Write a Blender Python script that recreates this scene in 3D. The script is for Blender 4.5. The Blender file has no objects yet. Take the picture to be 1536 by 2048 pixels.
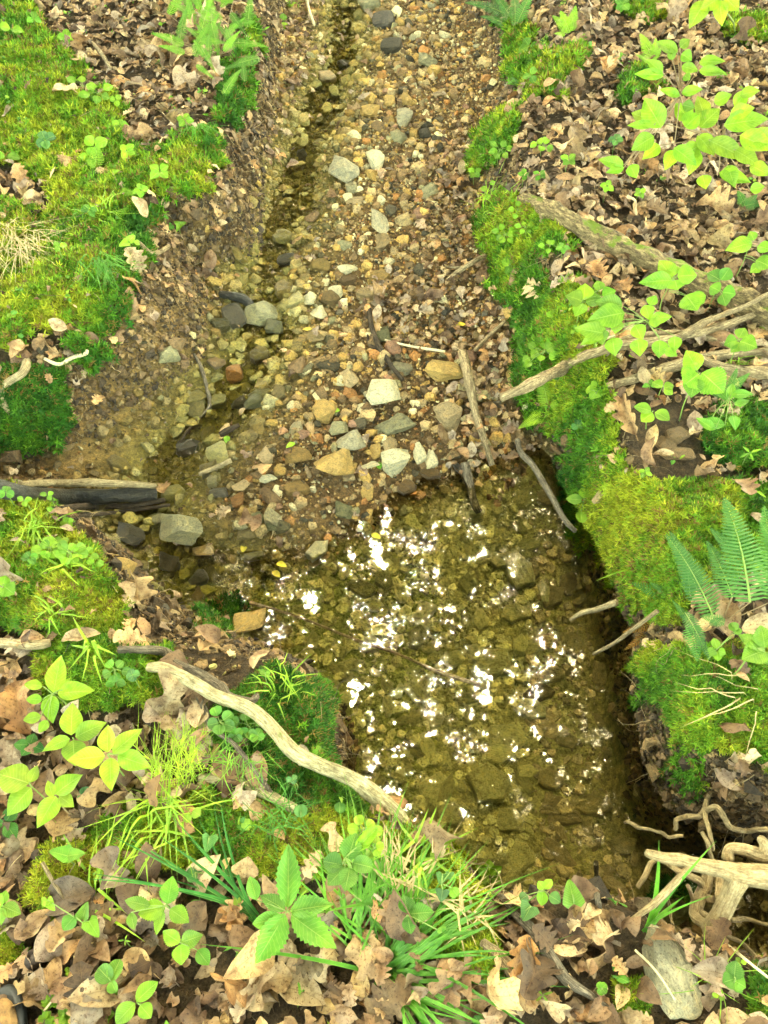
import bpy, bmesh, math, random
import numpy as np
from mathutils import Vector, Matrix, noise as mnoise

random.seed(7); np.random.seed(7)
RNG = np.random.default_rng(11)
R = math.radians

# ------------------------------------------------------------------ scene, camera, world, sun
scene = bpy.context.scene
COL = scene.collection
W_, H_, F = 1536.0, 2048.0, 1547.0
PITCH = R(38.0)
CAM = np.array([0.0, 0.0, 1.6])
FW = np.array([0.0, math.sin(PITCH), -math.cos(PITCH)])
UP = np.array([0.0, math.cos(PITCH), math.sin(PITCH)])
cd = bpy.data.cameras.new('camera'); cam = bpy.data.objects.new('camera', cd); COL.objects.link(cam)
cam.location = CAM; cam.rotation_euler = (PITCH, 0, 0)
cd.sensor_fit = 'VERTICAL'; cd.sensor_height = 24.0; cd.lens = 24.0 * F / H_
cd.clip_start = 0.02; cd.clip_end = 300
scene.camera = cam

SUN_EL, SUN_AZ = R(63), R(4)          # azimuth measured from +Y towards +X
world = bpy.data.worlds.new('World'); scene.world = world; world.use_nodes = True
wn = world.node_tree; bg = wn.nodes['Background']
sky = wn.nodes.new('ShaderNodeTexSky'); sky.sky_type = 'NISHITA'; sky.sun_disc = False
sky.sun_elevation = SUN_EL; sky.sun_rotation = SUN_AZ
sky.air_density = 0.7; sky.dust_density = 6.0; sky.ozone_density = 0.3
warm = wn.nodes.new('ShaderNodeMix'); warm.data_type = 'RGBA'; warm.blend_type = 'MULTIPLY'
warm.inputs[0].default_value = 1.0; warm.inputs[7].default_value = (1.0, 0.95, 0.56, 1)
wn.links.new(sky.outputs[0], warm.inputs[6]); wn.links.new(warm.outputs[2], bg.inputs[0])
bg.inputs[1].default_value = 0.12
sd = bpy.data.lights.new('sun', 'SUN'); sd.energy = 4.5; sd.angle = R(22); sd.color = (1.0, 0.95, 0.66)
sun = bpy.data.objects.new('sun', sd); COL.objects.link(sun)
sdir = Vector((math.sin(SUN_AZ) * math.cos(SUN_EL), math.cos(SUN_AZ) * math.cos(SUN_EL), math.sin(SUN_EL)))
sun.rotation_euler = sdir.to_track_quat('Z', 'Y').to_euler(); sun.location = sdir * 20
scene.view_settings.view_transform = 'Standard'; scene.view_settings.look = 'None'
scene.view_settings.exposure = 5.85; scene.view_settings.gamma = 1.0
scene.cycles.max_bounces = 8; scene.cycles.transparent_max_bounces = 8
scene.cycles.caustics_reflective = False; scene.cycles.caustics_refractive = False

# ------------------------------------------------------------------ pixel <-> world
def ray(u, v):
    u = np.asarray(u, float); v = np.asarray(v, float)
    dx = (u - 768) / F; dy = -(v - 1024) / F
    return np.stack([dx, FW[1] + dy * UP[1], FW[2] + dy * UP[2]], -1)
def unproj(u, v, z):
    d = ray(u, v); t = (z - CAM[2]) / d[..., 2]
    return CAM + d * t[..., None]
def proj(P):
    P = np.asarray(P, float); r = P - CAM; dep = r @ FW
    dep = np.where(np.abs(dep) < 1e-3, 1e-3, dep)
    return 768 + F * r[..., 0] / dep, 1024 - F * (r @ UP) / dep, dep

# ------------------------------------------------------------------ noise
def hsh(i, j, s):
    n = (i * 374761393 + j * 668265263 + s * 1442695041) & 0xFFFFFFFF
    n = ((n ^ (n >> 13)) * 1274126177) & 0xFFFFFFFF
    return ((n ^ (n >> 16)) & 0xFFFFFF) / float(0xFFFFFF)
def vnoise(x, y, s=0):
    xi = np.floor(x).astype(np.int64); yi = np.floor(y).astype(np.int64)
    fx = x - xi; fy = y - yi; fx = fx * fx * (3 - 2 * fx); fy = fy * fy * (3 - 2 * fy)
    a = hsh(xi, yi, s); b = hsh(xi + 1, yi, s); c = hsh(xi, yi + 1, s); d = hsh(xi + 1, yi + 1, s)
    return (a + (b - a) * fx) * (1 - fy) + (c + (d - c) * fx) * fy
def fbm(x, y, s=0, o=4):
    r = 0; a = .5; t = 0
    for k in range(o):
        r = r + a * vnoise(x * 2 ** k, y * 2 ** k, s + k * 17); t += a; a *= .5
    return r / t
def sm(x, a=0., b=1.):
    t = np.clip((x - a) / (b - a), 0, 1); return t * t * (3 - 2 * t)
def sdist(x, y, poly):
    """signed distance to closed polygon, positive inside"""
    d2 = np.full(x.shape, 1e9); ins = np.zeros(x.shape, bool)
    n = len(poly)
    for i in range(n):
        ax, ay = poly[i]; bx, by = poly[(i + 1) % n]
        ex, ey = bx - ax, by - ay; L = ex * ex + ey * ey + 1e-12
        t = np.clip(((x - ax) * ex + (y - ay) * ey) / L, 0, 1)
        d2 = np.minimum(d2, (x - ax - t * ex) ** 2 + (y - ay - t * ey) ** 2)
        c = (ay > y) != (by > y)
        if ay != by: ins ^= c & (x < ex * (y - ay) / (by - ay) + ax)
    return np.where(ins, 1, -1) * np.sqrt(d2)
def pdist(x, y, line):
    d2 = np.full(x.shape, 1e9)
    for i in range(len(line) - 1):
        ax, ay = line[i][:2]; bx, by = line[i + 1][:2]
        ex, ey = bx - ax, by - ay; L = ex * ex + ey * ey + 1e-12
        t = np.clip(((x - ax) * ex + (y - ay) * ey) / L, 0, 1)
        d2 = np.minimum(d2, (x - ax - t * ex) ** 2 + (y - ay - t * ey) ** 2)
    return np.sqrt(d2)

# ------------------------------------------------------------------ terrain shape
WATER = -0.26
def ZT(x, y):
    z = 0.05 * np.maximum(y - 1.3, 0) + 0.06 * np.maximum(np.abs(x) - 1.3, 0)
    return np.minimum(z, 1.2) + 0.04 * (fbm(x * 1.3 + 5, y * 1.3, 3, 3) - .5)
def bedslope(y):
    return -0.245 + 0.055 * np.minimum(np.maximum(y - 1.5, 0), 20)
def un_top(pts):
    out = []
    for q in pts:
        u, v = q[:2]; k = q[2] if len(q) > 2 else 0; z = np.array(0.)
        for _ in range(8):
            p = unproj(u, v, z); z = 0.05 * max(p[1] - 1.3, 0) + 0.06 * max(abs(p[0]) - 1.3, 0)
            z = np.array(min(z, 1.2) * (1 - k) + k * float(bedslope(p[1])))
        out.append((p[0], p[1]))
    return out
LIP_L = [(560,-200),(520,-60),(505,0),(500,70),(498,150),(455,200),(440,280),(412,380),(340,392),(290,410),(262,480),
         (238,590),(170,620),(105,650),(50,700),(-60,735),(-400,800),(-500,930),(-60,985),(60,1010),(150,1055),(200,1125),
         (238,1190),(250,1255),(300,1295),(400,1322),(480,1338),(545,1335),(592,1352),(618,1420),(622,1500),(655,1570),
         (740,1650),(820,1668),(890,1718),(960,1785),(1060,1805),(1180,1822),(1290,1850),(1400,1900),(1536,1950),(2000,2000)]
LIP_R = [(2300,1600),(1800,1590),(1536,1560),(1430,1510),(1330,1450,.3),(1275,1370,.7),(1240,1270,.9),(1200,1150,1),(1165,1080,1),(1125,990,1),
         (1080,895,1),(1035,810,1),(1015,700,1),(1000,610,1),(960,545,1),(940,450,1),(925,350,1),(940,275,1),(975,215,1),(975,150,1),(950,90,1),(925,0,1),(905,-80,1),(890,-200,1)]
STREAM = un_top(LIP_L) + un_top(LIP_R)
WC = [(500,100,.12),(450,250,.16),(400,400,.20),(265,480,.30),(230,600,.32),(100,680,.32),(0,740,.32),(0,1000,.10),(200,1130,.12),
      (300,1300,.30),(480,1340,.26),(592,1352,.12),(620,1500,.08),(750,1650,.08),(900,1730,.08),(1200,1830,.10),(1450,1930,.12),
      (1430,1520,.07,.0),(1290,1370,.09,.6),(1200,1150,.12,1),(1130,980,.12,1),(1045,780,.15,1),(1010,600,.16,1),(945,440,.2,1),(935,350,.22,1),(960,100,.3,1)]
WCw = [(p[0], p[1], c[2], c[3] if len(c) > 3 else 0) for p, c in zip(un_top([(c[0], c[1]) for c in WC]), WC)]
TRICK_PX = [(700,-80),(690,0),(688,100),(640,210),(605,300),(590,400),(545,480),(525,560),(530,640),(490,720),(455,790),(410,850),
            (350,910),(325,960),(300,1050),(310,1110),(360,1150),(440,1180),(520,1200)]
TRICK = [tuple(unproj(u, v, np.array(-0.245 + 0.055 * max((1000 - v) / 1000 * 3.2, 0)))[:2]) for u, v in TRICK_PX]
POOL_PX = [(380,1120),(470,1150),(560,1130),(640,1092),(720,1062),(790,1000),(870,965),(945,945),(1000,925),(1060,905),(1300,900),(2600,1300),
           (2600,2300),(900,2300),(350,1700),(350,1320),(540,1300),(530,1230),(430,1210),(370,1170)]
POOL = [tuple(unproj(u, v, np.array(WATER))[:2]) for u, v in POOL_PX]

def terrain_z(x, y):
    sh = x.shape; x = x.ravel(); y = y.ravel()
    jx = x + 0.05 * (fbm(x * 6, y * 6, 21, 3) - .5); jy = y + 0.05 * (fbm(x * 6, y * 6, 22, 3) - .5)
    d = sdist(jx, jy, STREAM)
    ws = 0; wt = 0; wh = 0
    for a, b, w, hh in WCw:
        k = 1 / ((x - a) ** 2 + (y - b) ** 2 + 0.01) ** 2; ws = ws + k * w; wt = wt + k; wh = wh + k * hh
    wd = ws / wt; d = d + wd * wh / wt
    top = ZT(x, y) + 0.035 * np.exp(-((d + 0.12) / 0.12) ** 2) + 0.035 * (fbm(x * 5, y * 5, 9, 4) - .5)
    dt = pdist(x, y, TRICK)
    dp = sdist(jx, jy, POOL)
    bed = bedslope(y) + 0.024 - 0.048 * np.exp(-(dt / 0.11) ** 2) + 0.04 * (fbm(x * 6, y * 6, 31, 4) - .5)
    deep = WATER - 0.055 - 0.10 * sm(dp, 0.05, .6) - 0.09 * sm(x, 0.35, .9)
    deep = deep + 0.03 * (fbm(x * 5, y * 5, 41, 3) - .5)
    bed = bed + (deep - bed) * sm(dp, -0.14, 0.10)
    s = sm(d / wd, 0.0, 1.0)
    z = top + (bed - top) * s
    wall = s * (1 - s) * 4
    z = z + wall * 0.11 * (fbm(x * 13, y * 13, 51, 5) - .5)
    z = z + 0.016 * (fbm(x * 26, y * 26, 61, 3) - .5)
    return z.reshape(sh), s.reshape(sh), d.reshape(sh), dp.reshape(sh), dt.reshape(sh)

def axis(a, b, step, far, n):
    core = np.arange(a, b + step / 2, step)
    g = (np.linspace(0, 1, n + 1)[1:]) ** 2.2
    return np.concatenate([(a - g * far)[::-1], core, b + g * far])
GX = axis(-3.3, 3.3, 0.0125, 40, 26); GY = axis(-0.5, 7.0, 0.0125, 50, 26)
XX, YY = np.meshgrid(GX, GY)
TZ, TS, TD, TDP, TDT = terrain_z(XX, YY)
def lookup(A, x, y):
    x = np.clip(x, GX[0], GX[-1]); y = np.clip(y, GY[0], GY[-1])
    i = np.clip(np.searchsorted(GX, x) - 1, 0, len(GX) - 2); j = np.clip(np.searchsorted(GY, y) - 1, 0, len(GY) - 2)
    fx = (x - GX[i]) / (GX[i + 1] - GX[i]); fy = (y - GY[j]) / (GY[j + 1] - GY[j])
    return (A[j, i] * (1 - fx) + A[j, i + 1] * fx) * (1 - fy) + (A[j + 1, i] * (1 - fx) + A[j + 1, i + 1] * fx) * fy
def gz(x, y): return lookup(TZ, np.asarray(x, float), np.asarray(y, float))
def gnormal(x, y, e=0.02):
    x = np.asarray(x, float); y = np.asarray(y, float)
    nx = -(gz(x + e, y) - gz(x - e, y)) / (2 * e); ny = -(gz(x, y + e) - gz(x, y - e)) / (2 * e)
    n = np.stack([nx, ny, np.ones_like(nx)], -1)
    return n / np.linalg.norm(n, axis=-1, keepdims=True)
def hit(u, v, h=0.0):
    """point above the ground by h on the ray through pixel (u, v)"""
    u = np.atleast_1d(np.asarray(u, float)); v = np.atleast_1d(np.asarray(v, float))
    d = ray(u, v); t0 = np.full(u.shape, .6); t1 = np.full(u.shape, 14.); done = np.zeros(u.shape, bool)
    ts = np.linspace(.6, 14, 900); prev = ts[0]
    for t in ts[1:]:
        P = CAM + d * t; below = P[:, 2] < gz(P[:, 0], P[:, 1]) + h
        new = below & ~done; t0[new] = prev; t1[new] = t; done |= below; prev = t
        if done.all(): break
    for _ in range(14):
        m = (t0 + t1) / 2; P = CAM + d * m[:, None]; b = P[:, 2] < gz(P[:, 0], P[:, 1]) + h
        t1 = np.where(b, m, t1); t0 = np.where(b, t0, m)
    return CAM + d * t1[:, None]
def hit1(u, v, h=0.0): return Vector(hit(u, v, h)[0])
def scale_at(P): return F / max(0.3, float(proj(np.array(P))[2]))      # px per metre

# ------------------------------------------------------------------ zones (where moss, litter and gravel lie on the ground)
MOSS = [  # polygon, tone: 0 dark green .. 1 yellow green
 ([(-300,-100),(70,-60),(95,60),(150,130),(230,190),(270,250),(330,300),(440,250),(450,300),(415,400),(270,410),(255,520),(235,590),(110,650),(40,720),(-300,760)], .65),
 ([(20,735),(125,735),(150,830),(125,900),(40,915),(-60,900),(-80,760)], .05),
 ([(140,690),(220,690),(235,740),(160,760)], .1),
 ([(470,90),(505,60),(500,180),(460,260),(430,200)], .2),
 ([(435,240),(455,290),(420,350),(395,300)], .3),
 ([(940,300),(960,240),(1010,218),(1048,245),(1040,290),(990,350),(935,350)], .45),
 ([(1040,150),(1090,110),(1160,88),(1172,130),(1120,190),(1050,200),(1000,150),(1000,70),(1060,60)], .4),
 ([(945,420),(1000,400),(1150,455),(1140,520),(1010,560),(950,520)], .5),
 ([(965,540),(1040,545),(1160,570),(1190,620),(1180,700),(1225,780),(1240,860),(1225,940),(1190,1000),(1150,990),(1090,880),(1020,800),(1025,640)], .3),
 ([(1150,960),(1250,975),(1450,965),(1600,990),(1700,1180),(1400,1180),(1340,1260),(1250,1270),(1190,1130)], .5),
 ([(1270,1330),(1400,1310),(1700,1290),(1700,1540),(1480,1520),(1400,1500),(1310,1420)], .45),
 ([(1400,860),(1470,790),(1650,750),(1650,960),(1420,925)], .05),
 ([(1225,10),(1280,-40),(1330,20),(1280,50)], .3),
 ([(1230,170),(1310,130),(1320,190),(1240,210)], .4),
 ([(1440,50),(1536,30),(1560,80),(1480,100)], .6),
 ([(-200,985),(60,1000),(120,1040),(200,1130),(252,1220),(240,1290),(100,1280),(-200,1290)], .75),
 ([(230,1290),(340,1300),(425,1370),(300,1400),(150,1420),(60,1400),(80,1300)], .7),
 ([(425,1400),(500,1370),(560,1340),(612,1380),(618,1500),(665,1570),(660,1620),(560,1620),(430,1500)], .12),
 ([(590,1360),(650,1380),(655,1500),(690,1580),(740,1650),(640,1600),(600,1480)], .12),
 ([(1240,1320),(1300,1330),(1420,1480),(1400,1540),(1320,1500),(1262,1420)], .25),
 ([(1330,1560),(1370,1540),(1380,1600),(1340,1610)], .1),
 ([(1090,900),(1150,930),(1190,1050),(1205,1130),(1160,1110),(1120,1020)], .15),
 ([(255,440),(330,400),(300,520),(240,640),(190,700),(150,640)], .2),
 ([(400,1225),(440,1225),(440,1260),(400,1265)], .0),
 ([(440,1200),(475,1200),(480,1230),(450,1240)], .0),
 ([(200,1640),(420,1590),(500,1600),(640,1630),(760,1650),(900,1715),(990,1800),(960,1860),(860,1830),(700,1740),(560,1760),(430,1750),(230,1760),(100,1850),(40,1800),(90,1700)], .8),
 ([(-100,1850),(30,1850),(50,1930),(-100,1980)], .8),
 ([(880,1820),(1000,1840),(980,1960),(880,1900)], .7),
 ([(1210,1960),(1310,1960),(1300,2040),(1230,2048)], .5),
 ([(1300,1800),(1330,1760),(1400,1790),(1380,1850)], .2),
 ([(1480,1940),(1600,1940),(1600,2100),(1500,2048)], .5),
]
LITTER_ON_MOSS = [[(40,-60),(380,-60),(410,110),(380,190),(290,260),(240,200),(160,130),(90,70)],
                  [(-40,335),(40,340),(110,395),(100,440),(-40,400)], [(230,230),(300,240),(330,330),(250,300)],
                  [(150,150),(210,170),(200,210),(120,190)]]
def fade(A): return sm(A)
def masks(x, y, z):
    P = np.stack([x, y, z], -1); u, v, dep = proj(P)
    s = lookup(TS, x, y); d = lookup(TD, x, y)
    front = (dep > .3) & (u > -400) & (u < 1936) & (v > -250) & (v < 2400)
    n1 = fbm(x * 9, y * 9, 71, 3) - .5; n2 = fbm(x * 30, y * 30, 72, 2) - .5
    moss = np.zeros(x.shape); tone = np.full(x.shape, .5); wt = np.zeros(x.shape)
    tn = np.zeros(x.shape)
    for poly, t in MOSS:
        sdp = sdist(u, v, poly) + 60 * n1 + 30 * n2
        m = sm(sdp, -12, 16); moss = np.maximum(moss, m); tn += m * t; wt += m
    tone = np.where(wt > .01, tn / np.maximum(wt, .01), .5)
    for poly in LITTER_ON_MOSS:
        moss = moss * (1 - sm(sdist(u, v, poly) + 40 * n1, -12, 14))
    out = fbm(x * .9, y * .9, 77, 3)
    moss = np.where(front, moss, sm(out, .48, .56) * (1 - s))
    tone = tone + .5 * n1 + 0.8 * (fbm(x * 3, y * 3, 78, 2) - .5) + .9 * (fbm(x * 18, y * 18, 79, 2) - .5)
    return moss, np.clip(tone, 0, 1), u, v, s, d, front

# ------------------------------------------------------------------ mesh + material helpers
def mk(name, V, Fc, mat=None, parent=None, smooth=True, col=None, uv=None):
    V = np.asarray(V, np.float32); Fc = np.asarray(Fc, np.int32)
    me = bpy.data.meshes.new(name); k = Fc.shape[1]
    me.vertices.add(len(V)); me.vertices.foreach_set('co', V.ravel())
    me.loops.add(Fc.size); me.loops.foreach_set('vertex_index', Fc.ravel())
    me.polygons.add(len(Fc)); me.polygons.foreach_set('loop_start', np.arange(0, Fc.size, k, dtype=np.int32))
    me.polygons.foreach_set('loop_total', np.full(len(Fc), k, np.int32))
    me.polygons.foreach_set('use_smooth', np.full(len(Fc), bool(smooth)))
    me.update(calc_edges=True)
    if col is not None:
        a = me.color_attributes.new('Col', 'FLOAT_COLOR', 'POINT')
        c = np.ones((len(V), 4), np.float32); c[:, :3] = col; a.data.foreach_set('color', c.ravel())
    if uv is not None:
        l = me.uv_layers.new(name='UVMap'); l.data.foreach_set('uv', np.asarray(uv, np.float32)[Fc.ravel()].ravel())
    if mat: me.materials.append(mat)
    o = bpy.data.objects.new(name, me); COL.objects.link(o)
    if parent: o.parent = parent
    return o
def tag(o, label=None, cat=None, group=None, kind=None):
    if label: o['label'] = label
    if cat: o['category'] = cat
    if group: o['group'] = group
    if kind: o['kind'] = kind
    return o
def empty(name, loc):
    o = bpy.data.objects.new(name, None); COL.objects.link(o); o.location = loc; o.empty_display_size = .02
    return o
def nodes(name):
    m = bpy.data.materials.new(name); m.use_nodes = True; nt = m.node_tree; b = nt.nodes['Principled BSDF']
    return m, nt, b
def N(nt, t, **k):
    n = nt.nodes.new(t)
    for a, v in k.items(): setattr(n, a, v)
    return n
def L(nt, a, b): nt.links.new(a, b)
def mixc(nt, fac, a, b, mode='MIX'):
    n = N(nt, 'ShaderNodeMix', data_type='RGBA', blend_type=mode)
    for i, s in ((0, fac), (6, a), (7, b)):
        if hasattr(s, 'links'): L(nt, s, n.inputs[i])
        elif isinstance(s, (int, float)): n.inputs[i].default_value = s
        else: n.inputs[i].default_value = tuple(s) + ((1,) if len(s) == 3 else ())
    return n.outputs[2]
def noise(nt, scale, detail=4, vec=None, rough=.6):
    n = N(nt, 'ShaderNodeTexNoise'); n.inputs['Scale'].default_value = scale; n.inputs['Detail'].default_value = detail
    n.inputs['Roughness'].default_value = rough
    if vec is not None: L(nt, vec, n.inputs['Vector'])
    return n.outputs['Fac']
def ramp(nt, fac, stops):
    r = N(nt, 'ShaderNodeValToRGB'); e = r.color_ramp.elements
    while len(e) < len(stops): e.new(.5)
    for k, (p, c) in enumerate(stops): e[k].position = p; e[k].color = tuple(c) + (1,) if len(c) == 3 else c
    L(nt, fac, r.inputs[0]); return r.outputs[0]
def bump(nt, bsdf, h, strength, dist):
    b = N(nt, 'ShaderNodeBump'); b.inputs['Strength'].default_value = strength; b.inputs['Distance'].default_value = dist
    L(nt, h, b.inputs['Height']); L(nt, b.outputs[0], bsdf.inputs['Normal']); return b
def colsrc(nt, vertex):
    if vertex:
        n = N(nt, 'ShaderNodeVertexColor'); n.layer_name = 'Col'; return n.outputs[0]
    return N(nt, 'ShaderNodeObjectInfo').outputs['Color']
def coord(nt, which='Object'): return N(nt, 'ShaderNodeTexCoord').outputs[which]
def geo_pos(nt): return N(nt, 'ShaderNodeNewGeometry').outputs['Position']

def m_ground():
    m, nt, b = nodes('ground'); p = geo_pos(nt)
    c = colsrc(nt, True)
    n1 = noise(nt, 55, 6, p, .7); n2 = noise(nt, 260, 3, p, .7)
    k = ramp(nt, n1, [(0.30, (.30, .28, .26)), (.5, (.9, .9, .9)), (.72, (1.75, 1.6, 1.35))])
    k2 = ramp(nt, n2, [(.3, (.6, .6, .6)), (.7, (1.4, 1.35, 1.25))])
    L(nt, mixc(nt, 1, mixc(nt, 1, c, k, 'MULTIPLY'), k2, 'MULTIPLY'), b.inputs['Base Color'])
    b.inputs['Roughness'].default_value = .8; b.inputs['Specular IOR Level'].default_value = .25
    a = N(nt, 'ShaderNodeMath', operation='ADD'); L(nt, n1, a.inputs[0]); L(nt, n2, a.inputs[1])
    bump(nt, b, a.outputs[0], 1, .02); return m
def m_stone(vertex, wet):
    m, nt, b = nodes('wet_stone' if wet else 'dry_stone'); p = coord(nt) if not vertex else geo_pos(nt)
    c = colsrc(nt, vertex)
    if not vertex:
        r = N(nt, 'ShaderNodeObjectInfo').outputs['Random']; ad = N(nt, 'ShaderNodeVectorMath', operation='ADD')
        L(nt, p, ad.inputs[0]); L(nt, r, ad.inputs[1]); p = ad.outputs[0]
    s = 1. if vertex else .8
    n1 = noise(nt, 45 if vertex else 3.0, 6, p, .7); n2 = noise(nt, 180 if vertex else 14, 4, p, .75)
    k = ramp(nt, n1, [(.3, (.50, .50, .50)), (.5, (1, 1, 1)), (.7, (1.35, 1.2, .95))])
    k2 = ramp(nt, n2, [(.34, (.38, .34, .28)), (.46, (.95, .95, .95)), (.7, (1.2, 1.2, 1.15))])
    L(nt, mixc(nt, 1, mixc(nt, 1, c, k, 'MULTIPLY'), k2, 'MULTIPLY'), b.inputs['Base Color'])
    b.inputs['Roughness'].default_value = .28 if wet else .75
    b.inputs['Specular IOR Level'].default_value = .5 if wet else .3
    a = N(nt, 'ShaderNodeMath', operation='ADD'); L(nt, n1, a.inputs[0]); L(nt, n2, a.inputs[1])
    bump(nt, b, a.outputs[0], .7, .006 if vertex else .12); return m
def m_leaf(vertex, live):
    m, nt, b = nodes('live_leaf' if live else 'dead_leaf')
    c = colsrc(nt, vertex); uv = coord(nt, 'UV')
    sx = N(nt, 'ShaderNodeSeparateXYZ'); L(nt, uv, sx.inputs[0])
    ab = N(nt, 'ShaderNodeMath', operation='ABSOLUTE'); L(nt, sx.outputs[0], ab.inputs[0])
    mid = N(nt, 'ShaderNodeMapRange'); L(nt, ab.outputs[0], mid.inputs[0]); mid.inputs[1].default_value = 0; mid.inputs[2].default_value = .05
    mid.inputs[3].default_value = 1; mid.inputs[4].default_value = 0
    m1 = N(nt, 'ShaderNodeMath', operation='MULTIPLY'); L(nt, ab.outputs[0], m1.inputs[0]); m1.inputs[1].default_value = -2.2
    m2 = N(nt, 'ShaderNodeMath', operation='MULTIPLY_ADD'); L(nt, sx.outputs[1], m2.inputs[0]); m2.inputs[1].default_value = 11; L(nt, m1.outputs[0], m2.inputs[2])
    fr = N(nt, 'ShaderNodeMath', operation='PINGPONG'); L(nt, m2.outputs[0], fr.inputs[0]); fr.inputs[1].default_value = .5
    sv = N(nt, 'ShaderNodeMapRange'); L(nt, fr.outputs[0], sv.inputs[0]); sv.inputs[1].default_value = 0; sv.inputs[2].default_value = .1
    sv.inputs[3].default_value = .5; sv.inputs[4].default_value = 0
    vein = N(nt, 'ShaderNodeMath', operation='MAXIMUM'); L(nt, mid.outputs[0], vein.inputs[0]); L(nt, sv.outputs[0], vein.inputs[1])
    n1 = noise(nt, 5 if not vertex else 5, 5, uv if vertex else coord(nt, 'Object'), .65)
    g = geo_pos(nt); n2 = noise(nt, 38, 4, g, .7)
    if live:
        k = ramp(nt, n2, [(.3, (.62, .72, .6)), (.7, (1.22, 1.12, 1.1))])
        base = mixc(nt, 1, c, k, 'MULTIPLY')
        base = mixc(nt, vein.outputs[0], base, mixc(nt, .45, base, (.50, .62, .16)))
        base = mixc(nt, 1, base, ramp(nt, noise(nt, 9, 3, g, .6), [(.35, (.72, .80, .8)), (.65, (1.2, 1.12, 1.0))]), 'MULTIPLY')
        b.inputs['Roughness'].default_value = .45; b.inputs['Specular IOR Level'].default_value = .35
    else:
        k = ramp(nt, n2, [(.3, (.45, .38, .32)), (.5, (1, 1, 1)), (.75, (1.25, 1.2, 1.1))])
        base = mixc(nt, 1, mixc(nt, 1, c, k, 'MULTIPLY'), ramp(nt, noise(nt, 170, 3, g, .7), [(.34, (.42, .34, .28)), (.44, (1, 1, 1)), (.8, (1.1, 1.1, 1.1))]), 'MULTIPLY')
        base = mixc(nt, 1, base, ramp(nt, noise(nt, 16, 3, g, .6), [(.36, (.58, .50, .46)), (.5, (1, 1, 1)), (.66, (1.28, 1.2, 1.05))]), 'MULTIPLY')
        vf = N(nt, 'ShaderNodeMath', operation='MULTIPLY'); L(nt, vein.outputs[0], vf.inputs[0]); vf.inputs[1].default_value = .45
        base = mixc(nt, vf.outputs[0], base, (.16, .09, .04))
        b.inputs['Roughness'].default_value = .62; b.inputs['Specular IOR Level'].default_value = .3
    L(nt, base, b.inputs['Base Color'])
    bump(nt, b, vein.outputs[0], .35, .002)
    tr = N(nt, 'ShaderNodeBsdfTranslucent'); ms = N(nt, 'ShaderNodeMixShader'); ms.inputs[0].default_value = .38 if live else .15
    L(nt, base if not live else mixc(nt, 1, base, (1.15, 1.1, .45), 'MULTIPLY'), tr.inputs[0])
    L(nt, b.outputs[0], ms.inputs[1]); L(nt, tr.outputs[0], ms.inputs[2])
    L(nt, ms.outputs[0], nt.nodes['Material Output'].inputs[0]); return m
def m_moss():
    m, nt, b = nodes('moss'); c = colsrc(nt, True); L(nt, c, b.inputs['Base Color']); b.inputs['Roughness'].default_value = .6
    b.inputs['Specular IOR Level'].default_value = .2
    tr = N(nt, 'ShaderNodeBsdfTranslucent'); ms = N(nt, 'ShaderNodeMixShader'); ms.inputs[0].default_value = .35
    L(nt, c, tr.inputs[0]); L(nt, b.outputs[0], ms.inputs[1]); L(nt, tr.outputs[0], ms.inputs[2])
    L(nt, ms.outputs[0], nt.nodes['Material Output'].inputs[0]); return m
def m_canopy():
    m, nt, b = nodes('canopy_leaf'); c = colsrc(nt, True); nt.nodes.remove(b)
    d = N(nt, 'ShaderNodeBsdfDiffuse'); t = N(nt, 'ShaderNodeBsdfTranslucent'); ms = N(nt, 'ShaderNodeMixShader'); ms.inputs[0].default_value = .2
    L(nt, c, d.inputs[0]); L(nt, c, t.inputs[0]); L(nt, d.outputs[0], ms.inputs[1]); L(nt, t.outputs[0], ms.inputs[2])
    L(nt, ms.outputs[0], nt.nodes['Material Output'].inputs[0]); return m
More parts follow.
